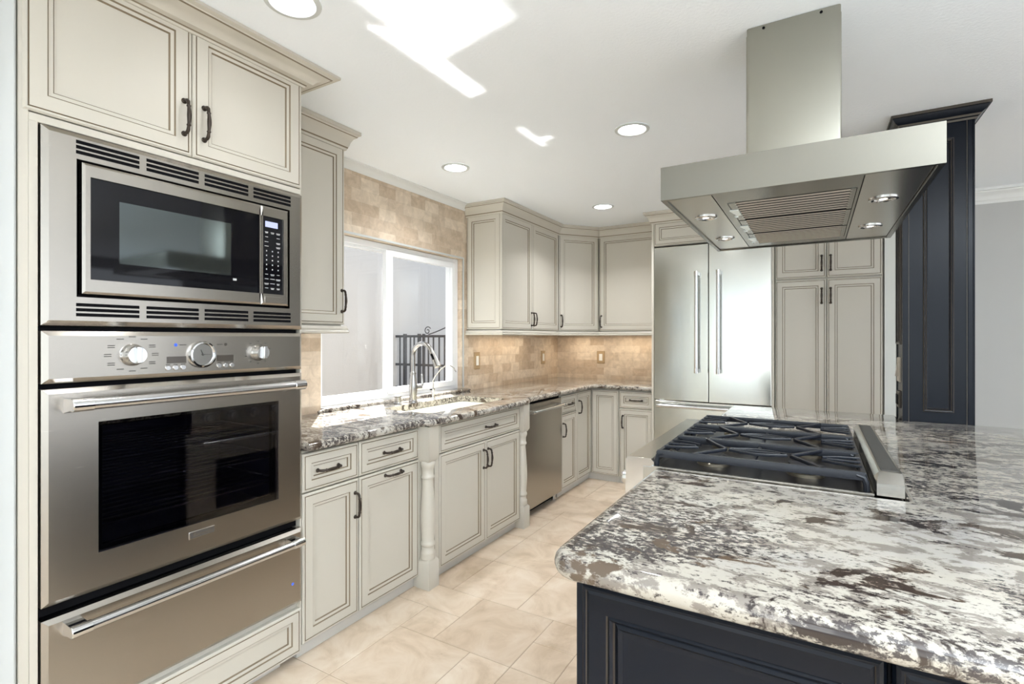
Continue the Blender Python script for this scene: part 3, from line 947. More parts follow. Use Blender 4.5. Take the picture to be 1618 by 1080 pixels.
YB = 4.16; FB = frY(YB)
g = thing('corner_cabinet', (-1.95, 4.43, 0), 'cream corner base cabinet with a folding pair of tall doors', 'cabinet')
mb = MB(); mb.box(-2.262, XB, 3.852, 4.762, .058, .786, 'cream'); mb.box(XB, -1.419, YB + .0215, 4.762, .058, .786, 'cream')
mb.box(-2.262, XF - .035, 3.852, 4.762, 0, .06, 'toe'); mb.box(XF - .035, -1.419, YB + .035, 4.762, 0, .06, 'toe')
mb.build('carcass', g, bevel=.0012)
d = front(FL, 3.852, 4.155, 0.062, 0.772, 'door', g, .043); pull(FL, 3.892, 0.655, True, d)
front(FB, -1.658, -1.421, 0.062, 0.772, 'door', g, .043)
g = thing('base_cabinet', (-1.27, 4.45, 0), 'narrow cream base cabinet left of the refrigerator, one drawer over one door', 'cabinet')
base_carcass('carcass', g, -1.416, -1.1275, YB + .0215, 4.762, (-1.416, -1.1275, YB + .035, 4.762))
d = front(FB, -1.414, -1.131, 0.634, 0.772, 'drawer', g, .038); pull(FB, -1.272, 0.703, False, d)
d = front(FB, -1.414, -1.131, 0.062, 0.628, 'door', g, .043); pull(FB, -1.383, 0.520, True, d)

# dishwasher
g = thing('dishwasher', (-1.95, 3.25, 0), 'stainless dishwasher with bar handle set in the cream base run', 'dishwasher')
FD = frX(-1.655)
mb = MB(); bevel_panel(mb, FD, 2.946, 3.550, 0.060, 0.705, -0.02, 0.0, 0.003, 'steel'); d = mb.build('door', g, smooth=False)
mb = MB(); bevel_panel(mb, FD, 2.946, 3.550, 0.708, 0.768, -0.02, -0.004, 0.003, 'steel'); mb.build('control_strip', g, smooth=False)
mb = MB(); mb.box(-2.25, -1.68, 2.95, 3.546, 0.07, 0.78, 'gap'); mb.box(-2.25, -1.73, 2.95, 3.546, 0.0, 0.07, 'gap'); mb.build('body', g, smooth=False)
mb = MB(); mb.lathe([(.014, 0), (.014, .06)], (-1.70, 3.50, 0.0), (0, 0, 1), 'satin', 12); mb.build('foot', g)
bar_handle(d, FD, 2.99, 3.52, 0.722, 0.050, 0.0115, n_base=0.0)

# =================================================================== COUNTER, SINK, TAPS
ZC0, ZC1 = 0.787, 0.822
poly = [(-2.268, 1.272), (-1.630, 1.272), (-1.630, 1.905)] + [(-1.620, 1.918), (-1.596, 1.930), (-1.582, 1.945)] + [(-1.578, 1.97), (-1.578, 2.90)] + [(-1.586, 2.925), (-1.606, 2.940), (-1.625, 2.95), (-1.630, 2.975)] + \
       [(-1.630, 4.128), (-1.129, 4.128), (-1.129, 4.766), (-2.268, 4.766)]
def rrect(x0, x1, y0, y1, r, n=5):
    return arc(x1 - r, y0 + r, r, -90, 0, n) + arc(x1 - r, y1 - r, r, 0, 90, n) + arc(x0 + r, y1 - r, r, 90, 180, n) + arc(x0 + r, y0 + r, r, 180, 270, n)
hole = rrect(-2.085, -1.725, 2.10, 2.86, .05)
mb = slab(poly, ZC0, ZC1, .016, 'granite', [hole])
ct = tag(mb.build('countertop', None, None, angle=50), 'L-shaped speckled granite worktop under the window with undermount sink opening', 'countertop')
mb = MB()
mb.tube([(-2.235, 1.80, .829), (-2.235, 1.83, .829), (-2.235, 3.14, .829), (-2.235, 3.17, .829)], [.006, .0125, .0125, .006], 'granite', 12)
mb.box(-2.40, -2.235, WY0 + .002, WY1 - .002, .818, .8405, 'granite')
mb.build('raised_sill', ct)

def build_sink():
    mb = MB(); t = .012
    i = rrect(-2.080, -1.730, 2.105, 2.855, .05); o_ = rrect(-2.10, -1.71, 2.085, 2.875, .06)
    def lp(P, z, k=0): return [(x, y, z) for x, y in P]
    b = rrect(-2.06, -1.75, 2.125, 2.835, .06)
    mb.grid([lp(o_, .785), lp(i, .785), lp(i, .62), lp(b, .605)], 'porcelain', True, (False, True))
    mb.grid([lp(o_, .785), lp(o_, .602)], 'porcelain', True, (False, True))
    o = tag(mb.build('kitchen_sink', None, None, angle=50), 'white undermount sink basin set in the granite below the window', 'sink')
    mb = MB(); mb.lathe([(.045, .606), (.045, .609), (.03, .608)], (-1.93, 2.48, 0), (0, 0, 1), 'chrome', 20); mb.build('drain', o)
build_sink()

def build_faucet():
    X, Y, Z = -2.150, 2.44, ZC1
    g = thing('faucet', (X, Y, Z), 'tall brushed nickel gooseneck pull-down faucet behind the sink', 'faucet')
    mb = MB(); mb.lathe([(.027, 0), (.027, .006), (.0235, .012), (.0235, .04), (.0265, .075), (.026, .10), (.0205, .135), (.0165, .16), (.0165, .168), (.0195, .171), (.0195, .178), (.0155, .182), (.0145, .19)], (X, Y, Z), (0, 0, 1), 'faucet', 24)
    mb.build('body', g, angle=30)
    mb = MB(); P = [(X, Y, Z + .18), (X, Y, Z + .285)]
    R_ = .075
    for k in range(1, 15):
        a = radians(180 - k * 11.2); P.append((X + R_ + R_ * cos(a), Y, Z + .285 + R_ * sin(a)))
    mb.tube(P, .0135, 'faucet', 16); mb.build('gooseneck', g)
    e = Vector(P[-1]); dr = (Vector(P[-1]) - Vector(P[-2])).normalized()
    mb = MB(); mb.lathe([(.0138, 0), (.0165, .003), (.0165, .04), (.018, .048), (.0225, .095), (.0225, .107), (.017, .109)], e, dr, 'faucet', 20); sp = mb.build('spray_head', g, angle=30)
    mb = MB(); c = e + dr * .03 + Vector((0, -.0150, .008)); mb.tube([c, c + dr * .035], .007, 'gap', 8); mb.build('spray_button', sp)
    mb = MB(); mb.tube([(X, Y, Z + .085), (X + .016, Y + .055, Z + .085)], [.018, .017], 'faucet', 14)
    mb.tube([(X + .015, Y + .052, Z + .085), (X + .020, Y + .066, Z + .11), (X + .018, Y + .062, Z + .165)], [.0085, .0085, .0065], 'faucet', 10); mb.build('lever', g)
build_faucet()

X, Y = -2.155, 2.64
g = thing('filtered_water_tap', (X, Y, ZC1), 'slim curved chrome water tap, right of the main faucet', 'faucet')
mb = MB(); mb.lathe([(.016, 0), (.016, .004), (.010, .008), (.009, .05), (.011, .055), (.011, .062), (.006, .066)], (X, Y, ZC1), (0, 0, 1), 'chrome', 16); mb.build('base', g)
mb = MB(); P = [(X, Y, ZC1 + .06), (X, Y, ZC1 + .115), (X + .015, Y + .004, ZC1 + .145), (X + .05, Y + .016, ZC1 + .19), (X + .085, Y + .028, ZC1 + .215), (X + .11, Y + .036, ZC1 + .217), (X + .135, Y + .044, ZC1 + .20), (X + .15, Y + .05, ZC1 + .175)]
mb.tube(P, .0043, 'faucet', 10); mb.build('spout', g)
mb = MB(); mb.tube([(X, Y, ZC1 + .055), (X - .0, Y - .03, ZC1 + .06)], .004, 'gap', 8); mb.build('lever', g)
mb = MB(); mb.lathe([(.024, 0), (.024, .006), (.019, .012), (.019, .040), (.024, .043), (.024, .050), (.014, .052)], (-2.150, 2.305, ZC1), (0, 0, 1), 'faucet', 20)
tag(mb.build('air_gap_cap', None, None, angle=30), 'short dark grey metal sink air gap cap left of the faucet', 'cap')

# wall plates on the backsplash
def wall_plate(fr, s_, t_, hw, hh, label, kind):
    o = thing('light_switch', fr.p(s_, t_, 0), label, 'switch' if kind else 'outlet', 'wall plates on the backsplash')
    mb = MB(); bevel_panel(mb, fr, s_ - hw, s_ + hw, t_ - hh, t_ + hh, 0, .006, .004, 'plate'); mb.build('plate', o, smooth=False)
    mb = MB(); boxf(mb, fr, s_ - hw * .42, s_ + hw * .42, t_ - hh * .55, t_ + hh * .55, .006, .0085, 'rocker'); mb.build('rocker', o, bevel=.001)
FW = frX(XW); FBW = frY(YW)
wall_plate(FW, 3.312, 1.040, .040, .066, 'tan switch plate with white rocker, nearest the window on the tiled backsplash', 1)
wall_plate(FW, 4.438, 1.030, .042, .064, 'tan switch plate on the window wall backsplash close to the room corner', 1)
wall_plate(FBW, -1.805, 1.028, .040, .060, 'tan switch plate with white rocker on the back wall tiles left of the refrigerator', 1)

# =================================================================== WALL CABINETS
XU = -1.955; FU = frX(XU)
ZU0, ZU1, ZR = 1.272, 2.130, 1.238
CP = crown_prof(2.118, CEIL - .001, .055)
RP = [(0.004, ZR), (.014, ZR), (.016, ZR + .008), (.010, ZR + .014), (.012, ZR + .022), (.006, ZR + .034), (-.02, ZR + .034), (-.02, ZR)]

def under_light(loc, sx, sy, e):
    o = area('under_cabinet_light', loc, (0, 0, -1), sx, sy, e, (1.0, 0.82, 0.60))
    return o

g = thing('wall_cabinet', (-2.11, 1.50, ZR), 'single-door cream wall cabinet between the oven tower and the window', 'cabinet')
mb = MB(); mb.box(-2.268, XU - .0215, 1.272, 1.728, ZU0 - .03, 2.19, 'cream'); mb.build('carcass', g, bevel=.0012)
d = front(FU, 1.2725, 1.729, ZU0 + .008, ZU1, 'door', g); pull(FU, 1.712, 1.392, True, d)
sweep(sweep_rings([(XU, 1.272), (XU, 1.729), (-2.268, 1.729)], CP), 'crown_moulding', g, CRMATS, 'cream')
sweep(sweep_rings([(XU, 1.272), (XU, 1.729), (-2.268, 1.729)], RP), 'light_rail', g, {}, 'cream')

path = [(-2.268, 3.170), (XU, 3.170), (XU, 4.130), (-1.700, 4.440), (-1.129, 4.440)]
CR = sweep_rings(path, CP); RR = sweep_rings(path, RP)
g = thing('wall_cabinet', (-2.11, 3.65, ZR), 'two-door cream wall cabinet right of the window with a panelled end', 'cabinet')
mb = MB(); mb.box(-2.268, XU - .0215, 3.1915, 4.128, ZU0 - .03, 2.19, 'cream'); mb.build('carcass', g, bevel=.0012)
d = front(FU, 3.172, 3.6405, ZU0 + .008, ZU1, 'door', g); pull(FU, 3.622, 1.365, True, d)
d = front(FU, 3.6445, 4.126, ZU0 + .008, ZU1, 'door', g); pull(FU, 3.664, 1.365, True, d)
front(frY(3.170), -2.266, XU - .008, ZU0 + .008, ZU1, 'end_panel', g)
sweep(CR[0:3], 'crown_moulding', g, CRMATS, 'cream'); sweep(RR[0:3], 'light_rail', g, {}, 'cream')

g = thing('wall_cabinet', (-2.05, 4.55, ZR), 'cream corner wall cabinet with one diagonal door', 'cabinet')
dv = (Vector((-1.700, 4.440)) - Vector((XU, 4.130))); LD = dv.length; dv.normalize()
FDG = Fr((XU, 4.130, 0), (dv.x, dv.y, 0), (dv.y, -dv.x, 0))
k = .0225
ins = [(XU + dv.x * .004 - dv.y * k, 4.130 + dv.y * .004 + dv.x * k), (XU + dv.x * (LD - .004) - dv.y * k, 4.130 + dv.y * (LD - .004) + dv.x * k), (-1.702, 4.766), (-2.268, 4.766), (-2.268, 4.132)]
mb = MB(); mb.prism([(x, y, ZU0 - .03) for x, y in ins], (0, 0, 2.19 - ZU0 + .03), 'cream'); mb.build('carcass', g, bevel=.0012)
d = front(FDG, .003, LD - .003, ZU0 + .008, ZU1, 'door', g); pull(FDG, .024, 1.365, True, d)
sweep(CR[2:4], 'crown_moulding', g, CRMATS, 'cream'); sweep(RR[2:4], 'light_rail', g, {}, 'cream')

g = thing('wall_cabinet', (-1.41, 4.60, ZR), 'wide single-door cream wall cabinet left of the refrigerator', 'cabinet')
FUB = frY(4.440)
mb = MB(); mb.box(-1.697, -1.130, 4.4615, 4.766, ZU0 - .03, 2.19, 'cream'); mb.build('carcass', g, bevel=.0012)
d = front(FUB, -1.697, -1.131, ZU0 + .008, ZU1, 'door', g); pull(FUB, -1.676, 1.365, True, d)
sweep(CR[3:5], 'crown_moulding', g, CRMATS, 'cream'); sweep(RR[3:5], 'light_rail', g, {}, 'cream')

under_light((-2.12, 3.66, ZR + .002), .10, .75, .75)
under_light((-1.95, 4.58, ZR + .002), .30, .12, .5)
under_light((-1.42, 4.62, ZR + .002), .45, .10, .5)

# =================================================================== REFRIGERATOR WALL
YF = 4.10; FF = frY(YF)
g = thing('refrigerator', (-0.69, 4.45, 0), 'tall stainless french-door refrigerator with freezer drawer on the back wall', 'refrigerator')
mb = MB(); mb.box(-1.105, -.277, YF + .052, 4.76, 0.02, 1.935, 'gap'); mb.build('body', g)
for s0, s1, hs in ((-1.108, -.7005, -.777), (-.6955, -.274, -.622)):
    mb = MB(); bevel_panel(mb, FF, s0, s1, .730, 1.928, -.05, 0, .003, 'steel_f'); d = mb.build('door', g, smooth=False)
    mb = MB(); mb.tube([(hs, YF - .052, .958), (hs, YF - .052, 1.712)], .0135, 'satin', 18)
    h = mb.build('handle', d)
    for a, b in ((.950, .985), (1.684, 1.719)):
        mb = MB(); mb.tube([(hs, YF - .052, a), (hs, YF - .052, b)], .0155, 'chrome', 18); mb.box(hs - .012, hs + .012, YF - .05, YF, (a + b) / 2 - .012, (a + b) / 2 + .012, 'chrome'); mb.build('end_bracket', h)
mb = MB(); bevel_panel(mb, FF, -1.108, -.274, .085, .724, -.05, 0, .003, 'steel_f'); d = mb.build('freezer_drawer', g, smooth=False)
bar_handle(d, FF, -1.075, -.305, .690, .055, .0145, n_base=0.0)
mb = MB(); mb.box(-1.10, -.28, YF + .04, YF + .06, 0, .08, 'gap'); mb.build('kick_plate', g)

g = thing('refrigerator_cabinet', (-0.69, 4.45, 0), 'cream surround panels and low cabinet over the refrigerator', 'cabinet')
mb = MB(); mb.box(-1.1275, -1.1105, YF + .004, 4.766, 0, 2.19, 'cream'); mb.box(-.272, -.2555, YF + .004, 4.766, 0, 2.19, 'cream')
mb.box(-1.1105, -.272, YF + .025, 4.766, 1.942, 2.19, 'cream'); mb.build('carcass', g, bevel=.0012)
FFC = frY(YF + .003)
front(FFC, -1.108, -.693, 1.946, 2.128, 'door', g, .040); front(FFC, -.689, -.274, 1.946, 2.128, 'door', g, .040)
CR2 = sweep_rings([(-1.128, 4.385), (-1.128, YF + .003), (-.2545, YF + .003), (.386, YF + .003)], CP)
sweep(CR2[0:3], 'crown_moulding', g, CRMATS, 'cream')

g = thing('pantry_cabinet', (0.065, 4.45, 0), 'tall cream pantry cabinet with four doors right of the refrigerator', 'cabinet')
YP = 4.14; FP = frY(YP)
mb = MB(); mb.box(-.2535, .384, YP + .0215, 4.766 if False else 4.595, .058, 2.19, 'cream'); mb.box(-.2535, .384, YP + .03, 4.59, 0, .06, 'toe'); mb.box(-.2535, .386, YF + .005, YP + .0215, 2.13, 2.19, 'cream')
mb.build('carcass', g, bevel=.0012)
for s0, s1, hs in ((-.251, .0605, .034), (.0655, .376, .087)):
    d = front(FP, s0, s1, .062, 1.622, 'door', g, .045); pull(FP, hs, 1.506, True, d)
    d = front(FP, s0, s1, 1.632, 2.126, 'door', g, .045); pull(FP, hs, 1.731, True, d)
sweep(CR2[2:4], 'crown_moulding', g, CRMATS, 'cream')

# =================================================================== ISLAND
ZI0, ZI1 = 0.803, 0.845
RY0, RY1 = 1.478, 2.296        # range slot
g = thing('island_cabinet', (0.55, 1.6, 0), 'near-black panelled island cabinet under the granite worktop', 'cabinet')
YI = 0.858
mb = MB()
mb.box(-.368, 1.50, YI + .022, RY0 - .004, .09, .802, 'black'); mb.box(.186, 1.50, RY0 - .004, 2.84, .09, .802, 'black'); mb.box(-.368, .186, RY1 + .004, 3.04, .09, .802, 'black')
mb.box(-.32, 1.46, YI + .07, RY0 - .004, 0, .09, 'gap'); mb.box(.186, 1.46, RY0 - .004, 2.80, 0, .09, 'gap'); mb.box(-.32, .186, RY1 + .004, 3.0, 0, .09, 'gap')
mb.box(-.372, -.360, YI + .002, YI + .022, .09, .802, 'black'); mb.box(.0845, .0885, YI + .012, YI + .022, .09, .80, 'gap')
mb.build('carcass', g, bevel=.0015)
def dark_front(fr, s0, s1, t0, t1, name, parent, w_=.050):
    rings = [(0, -.02, 'black'), (0, -.010, 'black'), (.004, -.003, 'black'), (.009, 0, 'black'), (.0125, 0, 'black_edge'), (.014, -.003, 'black'), (.019, -.001, 'black'), (w_, -.001, 'black_edge'),
             (w_ + .002, -.005, 'black'), (w_ + .006, -.002, 'black'), (w_ + .011, -.006, 'black_edge'), (w_ + .013, -.012, 'black'), (w_ + .020, -.007, 'black'), (w_ + .026, -.013, 'black'), (w_ + .036, -.014, 'black')]
    mb = MB(); mb.grid([rect_loop(fr, s0, s1, t0, t1, i, d_) for i, d_, _ in rings], 'black', True, (True, True), [r[2] for r in rings])
    return mb.build(name, parent, smooth=False)
FI = frY(YI)
dark_front(FI, -.366, .0835, .095, .780, 'panel', g)
dark_front(FI, .0895, .560, .095, .780, 'panel', g)
dark_front(FI, .566, 1.036, .095, .780, 'panel', g)
dark_front(FI, 1.042, 1.498, .095, .780, 'panel', g)
FIL = Fr((-.370, 0, 0), (0, -1, 0), (-1, 0, 0))
dark_front(FIL, -RY0 + .012, -YI - .024, .095, .780, 'side_panel', g)
dark_front(FIL, -3.03, -RY1 - .012, .095, .780, 'side_panel', g)

p_ = [(-.402 + .05, .792)] + [(1.56, .792), (1.56, 2.893), (.3345, 2.893), (.3345, 3.080), (-.402, 3.080), (-.402, RY1 + .003), (.180, RY1 + .003), (.180, RY0 - .003), (-.385, RY0 - .003)] + arc(-.385, RY0 - .020, .017, 90, 180, 4) + arc(-.352, .842, .05, 180, 270, 6)[:-1]
mb = slab(p_, ZI0, ZI1, .018, 'granite', n=9)
tag(mb.build('island_countertop', None, None, angle=50), 'large polished white, brown and black granite top of the kitchen island', 'countertop')

# =================================================================== RANGE
def build_range():
    g = thing('gas_range', (-.15, 1.887, 0), 'stainless six-burner gas range with black grates set into the island', 'range')
    mb = MB()
    mb.box(-.425, .176, RY0, RY1, .10, .835, 'steel_flat'); mb.box(-.38, .17, RY0 + .02, RY1 - .02, 0, .10, 'gap')
    mb.build('body', g, bevel=.001)
    # front landing ledge and control panel, polished end caps
    prof = [(-.478, .868), (-.482, .860), (-.484, .73), (-.47, .705), (-.40, .70), (-.40, .860), (-.408, .868)]
    mb = MB(); mb.prism([(x, RY0 + .003, z) for x, z in prof], (0, RY1 - RY0 - .006, 0), 'steel_flat'); cp = mb.build('control_panel', g, bevel=.002)
    for y in (RY0, RY1 - .003):
        mb = MB(); mb.prism([(x, y, z) for x, z in prof], (0, .003, 0), 'chrome'); mb.build('end_cap', cp)['label'] = 'polished end of the control panel'
    for k in range(6):
        y = RY0 + .085 + k * .130
        mb = MB(); mb.lathe([(.028, 0), (.028, .006), (.023, .010), (.021, .030), (.018, .034)], (-.484, y, .785), (-1, 0, 0), 'chrome', 20); mb.build('knob', cp, angle=30)
    FR_ = Fr((-.440, 0, 0), (0, -1, 0), (-1, 0, 0))
    mb = MB(); frame_ring(mb, FR_, (-RY1 + .006, -RY0 - .006), (.16, .69), (-RY1 + .15, -RY0 - .15), (.27, .54), -.012, 0, .004, 'steel_flat'); d = mb.build('oven_door', g, smooth=False)
    mb = MB(); boxf(mb, FR_, -RY1 + .149, -RY0 - .149, .269, .541, -.012, -.002, 'blackglass'); mb.build('door_window', d, smooth=False)
    bar_handle(d, FR_, -RY1 + .05, -RY0 - .05, .645, .05, .013, n_base=0.0)
    # burner pan: thin bright rim, black recessed tray
    mb = MB()
    lo = lambda x0, x1, y0, y1, z: [(x0, y0, z), (x1, y0, z), (x1, y1, z), (x0, y1, z)]
    X0, X1, Y0, Y1 = -.405, .118, RY0 - .008, RY1 + .008
    mb.grid([lo(X0, X1, Y0, Y1, .8465), lo(X0, X1, Y0, Y1, .8505), lo(X0 + .007, X1 - .004, Y0 + .007, Y1 - .007, .8505), lo(X0 + .012, X1 - .006, Y0 + .012, Y1 - .012, .842)], 'steel_flat')
    mb.face(lo(X0 + .012, X1 - .006, Y0 + .012, Y1 - .012, .842), 'enamel')
    for y in (RY0, RY1):
        mb.box(-.430, X1, y - .0024, y + .0024, .72, .8455, 'steel_flat')
    mb.build('burner_tray', g, smooth=False)
    # burners
    GX0, GX1 = -.398, .106
    ys = [RY0 + .012 + (RY1 - RY0 - .024) * k / 3 for k in range(4)]
    bx = (GX0 + (GX1 - GX0) * .27, GX0 + (GX1 - GX0) * .74)
    for r in range(3):
        yc = (ys[r] + ys[r + 1]) / 2
        for x in bx:
            mb = MB(); mb.lathe([(.046, .842), (.046, .850), (.036, .854), (.034, .862)], (x, yc, 0), (0, 0, 1), 'brass', 24); b = mb.build('burner', g, angle=30)
            mb = MB(); star = []
            for q in range(20):
                a = 2 * pi * q / 20; rr = .043 + .010 * cos(5 * a) ; star.append((x + rr * cos(a), yc + rr * sin(a)))
            mb.grid([[(a, b_, .862) for a, b_ in star], [(a, b_, .868) for a, b_ in star], [(x + (a - x) * .85, yc + (b_ - yc) * .85, .871) for a, b_ in star]], 'cast', True, (True, True)); mb.build('burner_cap', b)
    # three grates
    zt = .893
    def bar(mb, pts, w_, h, z=zt):
        """flat-topped bar through xy points"""
        P = [Vector(q) for q in pts]; loops = []
        for i, q in enumerate(P):
            t = (P[min(i + 1, len(P) - 1)] - P[max(i - 1, 0)]).normalized(); n_ = Vector((-t.y, t.x)) * w_
            loops.append([(q.x + n_.x * .75, q.y + n_.y * .75, z), (q.x + n_.x, q.y + n_.y, z - h * .3), (q.x + n_.x * .8, q.y + n_.y * .8, z - h), (q.x - n_.x * .8, q.y - n_.y * .8, z - h), (q.x - n_.x, q.y - n_.y, z - h * .3), (q.x - n_.x * .75, q.y - n_.y * .75, z)])
        mb.grid(loops, 'cast', True, (True, True))
    for r in range(3):
        y0, y1 = ys[r] + .0015, ys[r + 1] - .0015; yc = (y0 + y1) / 2
        mb = MB()
        c = .022; w2 = .0065
        for y, s_ in ((y0 + w2, 1), (y1 - w2, -1)):
            bar(mb, [(GX0 + .004, y), (GX0 + c, y), (GX1 - c, y), (GX1 - .004, y)], w2, .020)
            for x, sx in ((GX0, 1), (GX1, -1)):       # rounded shoulders down to the tray
                mb.tube([(x + sx * c, y, zt - .008), (x + sx * .007, y, zt - .013), (x + sx * .001, y, zt - .028), (x, y, .845)], .0075, 'cast', 8)
        for x in (GX0 + .006, GX1 - .006):
            bar(mb, [(x, y0 + w2), (x, y1 - w2)], .0065, .016, zt - .004)
        xm = (GX0 + GX1) / 2
        for i, x in enumerate(bx):
            o_ = -1 if i == 0 else 1               # towards the outer rail
            xe = GX0 + .006 if i == 0 else GX1 - .006
            for sy in (-1, 1):
                ye = y0 + w2 if sy < 0 else y1 - w2
                bar(mb, [(x - o_ * .034, yc + sy * .004), (x - o_ * .002, yc + sy * .052), (x + o_ * .040, ye)], .0046, .009)   # chevron
                bar(mb, [(x + o_ * .040, yc + sy * .020), (x + o_ * .075, yc + sy * .040), (xe, yc + sy * .052)], .0032, .007)   # curved prongs
            bar(mb, [(xe, yc), (x + o_ * .050, yc)], .0032, .006)
        for sy in (-1, 1):                         # leaf between the two burners
            bar(mb, [(bx[0] + .044, yc + sy * .006), (bx[0] + .085, yc + sy * .026), (xm, yc + sy * .034), (bx[1] - .085, yc + sy * .026), (bx[1] - .044, yc + sy * .006)], .0034, .007)
        bar(mb, [(xm - .060, yc), (xm + .060, yc)], .0032, .007)
        bar(mb, [(xm, y0 + w2), (xm, y1 - w2)], .0050, .010, zt - .008)
        for sx in (-.03, 0.03): pass
        mb.build('grate', g, angle=40)
    # raised rear trim with dark grille
    tx0, tx1, tz = .119, .178, .898
    P_ = [(tx0 + .010, tz), (tx1 - .004, tz), (tx1, tz - .006), (tx1, .847), (tx0, .847), (tx0, tz - .012)]
    mb = MB(); mb.prism([(x, RY0 + .022, z) for x, z in P_], (0, RY1 - RY0 - .044, 0), 'steel_flat')
    for ya, yb in ((RY0 + .022, RY0 - .004), (RY1 - .022, RY1 + .004)):
        a = [(x, ya, z) for x, z in P_]; b = [(tx0 + .004 if x < .15 else tx1 - .002, yb, .847 + (z - .847) * .55) for x, z in P_]
        mb.grid([a, b], 'steel_flat', True, (False, True))
    t = mb.build('rear_trim', g, smooth=False)
    mb = MB(); mb.box(tx0 + .015, tx1 - .009, RY0 + .035, RY1 - .035, tz - .002, tz + .0008, 'grille')
    for k in range(100): 
        y = RY0 + .038 + k * (RY1 - RY0 - .076) / 99
        mb.box(tx0 + .017, tx1 - .011, y - .0016, y + .0016, tz, tz + .0016, 'grille')
    mb.build('vent_grille', t, smooth=False)
    mb = MB(); mb.box(.1795, .184, RY0 + .004, RY1 - .004, .8452, .8492, 'steel_flat'); mb.build('edge_strip', g)
build_range()

# =================================================================== HOOD
def build_hood():
    g = thing('range_hood', (-.062, 1.887, 1.585), 'stainless island range hood with chimney hanging over the gas range', 'hood')
    x0, x1, y0, y1, z0, z1 = -.363, .239, 1.410, 2.364, 1.587, 1.676
    mb = MB()
    lo = lambda i, z: [(x0 + i, y0 + i, z), (x1 - i, y0 + i, z), (x1 - i, y1 - i, z), (x0 + i, y1 - i, z)]
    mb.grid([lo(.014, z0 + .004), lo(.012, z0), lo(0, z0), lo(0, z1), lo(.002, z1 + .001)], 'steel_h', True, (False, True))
    mb.build('canopy', g, smooth=False)
    zp = z0 + .004
    xl, xr = -.237, .0975
    for a, b, nm in ((x0 + .012, xl - .0012, 'lamp_panel'), (xr + .0012, x1 - .016, 'lamp_panel')):
        mb = MB(); mb.box(a, b, y0 + .012, y1 - .012, zp, zp + .004, 'steel_flat'); mb.build(nm, g, smooth=False)
    mb = MB(); mb.box(x1 - .0145, x1 - .0125, y0 + .03, y1 - .012, zp - .003, zp + .004, 'steel_flat'); mb.build('side_lip', g, smooth=False)
    # centre section frame round the filters
    fx0, fx1 = -.214, .090
    fy = ((1.545, 1.782), (1.790, 2.032), (2.040, 2.266))
    mb = MB()
    mb.box(xl + .0012, xr - .0012, y0 + .012, fy[0][0], zp, zp + .004, 'steel_h'); mb.box(xl + .0012, xr - .0012, fy[2][1], y1 - .012, zp, zp + .004, 'steel_h')
    mb.box(xl + .0012, fx0, fy[0][0], fy[2][1], zp, zp + .004, 'steel_h'); mb.box(fx1, xr - .0012, fy[0][0], fy[2][1], zp, zp + .004, 'steel_h')
    mb.box(fx0, fx1, fy[0][0], fy[2][1], zp + .040, zp + .044, 'gap')
    mb.box(xl - .0014, xl + .0014, y0 + .012, y1 - .012, zp + .003, zp + .004, 'gap'); mb.box(xr - .0014, xr + .0014, y0 + .012, y1 - .012, zp + .003, zp + .004, 'gap')
    mb.build('filter_frame', g, smooth=False)
    for a, b in fy:
        mb = MB()
        mb.box(fx0 + .003, fx0 + .022, a + .002, b - .002, zp - .002, zp + .012, 'steel_h'); mb.box(fx1 - .014, fx1 - .002, a + .002, b - .002, zp - .002, zp + .012, 'steel_h')
        n = 8; dy = (b - a - .006) / n
        for k in range(n):
            y = a + .003 + dy * (k + .5)
            pf = [(y - dy * .25, zp + .0004), (y - dy * .18, zp - .0012), (y, zp - .0022), (y + dy * .18, zp - .0012), (y + dy * .25, zp + .0004)]
            mb.prism([(fx0 + .018, q, z) for q, z in pf], (fx1 - fx0 - .028, 0, 0), 'baffle')
        f = mb.build('baffle_filter', g, smooth=True, angle=40)
        mb = MB(); ym = (a + b) / 2
        mb.prism([(fx0 - .004, ym - .035, zp - .001), (fx0 + .020, ym - .035, zp - .001), (fx0 + .020, ym + .03, zp - .001), (fx0 + .008, ym + .04, zp - .001)], (0, 0, -.004), 'clip')
        mb.lathe([(.006, 0), (.005, .006)], (fx0 + .004, ym + .052, zp), (0, 0, -1), 'clip', 10)
        mb.build('release_clip', f)
    for x, y in ((-.296, 1.692), (-.296, 2.086), (.157, 1.706), (.157, 2.100)):
        mb = MB(); mb.lathe([(.034, 0), (.034, .003), (.028, .0045), (.022, .002), (.020, -.002)], (x, y, zp), (0, 0, -1), 'chrome', 24); l = mb.build('halogen_lamp', g, angle=30)
        mb = MB(); mb.lathe([(.021, .0002), (.012, .0016)], (x, y, zp), (0, 0, -1), 'chrome', 20); mb.lathe([(.011, .0012), (.006, .003)], (x, y, zp), (0, 0, -1), 'hlens', 16); mb.build('bulb', l)
    # chimney, two telescoping covers
    cx0, cx1, cy0, cy1 = -.194, .066, 1.814, 2.060
    mb = MB(); pl = rrect(cx0, cx1, cy0, cy1, .008, 3)
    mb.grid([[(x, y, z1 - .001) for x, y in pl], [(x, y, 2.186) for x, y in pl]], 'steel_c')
    mb.build('chimney', g, angle=30)
    mb = MB(); pl = rrect(cx0 + .0012, cx1 - .0012, cy0 + .0012, cy1 - .0012, .008, 3)
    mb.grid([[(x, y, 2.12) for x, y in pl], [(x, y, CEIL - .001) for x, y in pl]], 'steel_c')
    cu = mb.build('chimney_top', g, angle=30)
    for x in (-.143, .014):
        mb = MB(); mb.lathe([(.0045, 0), (.0035, .0025)], (x, cy0 + .001, 2.199), (0, -1, 0), 'gap', 10); mb.build('screw', cu)
build_hood()

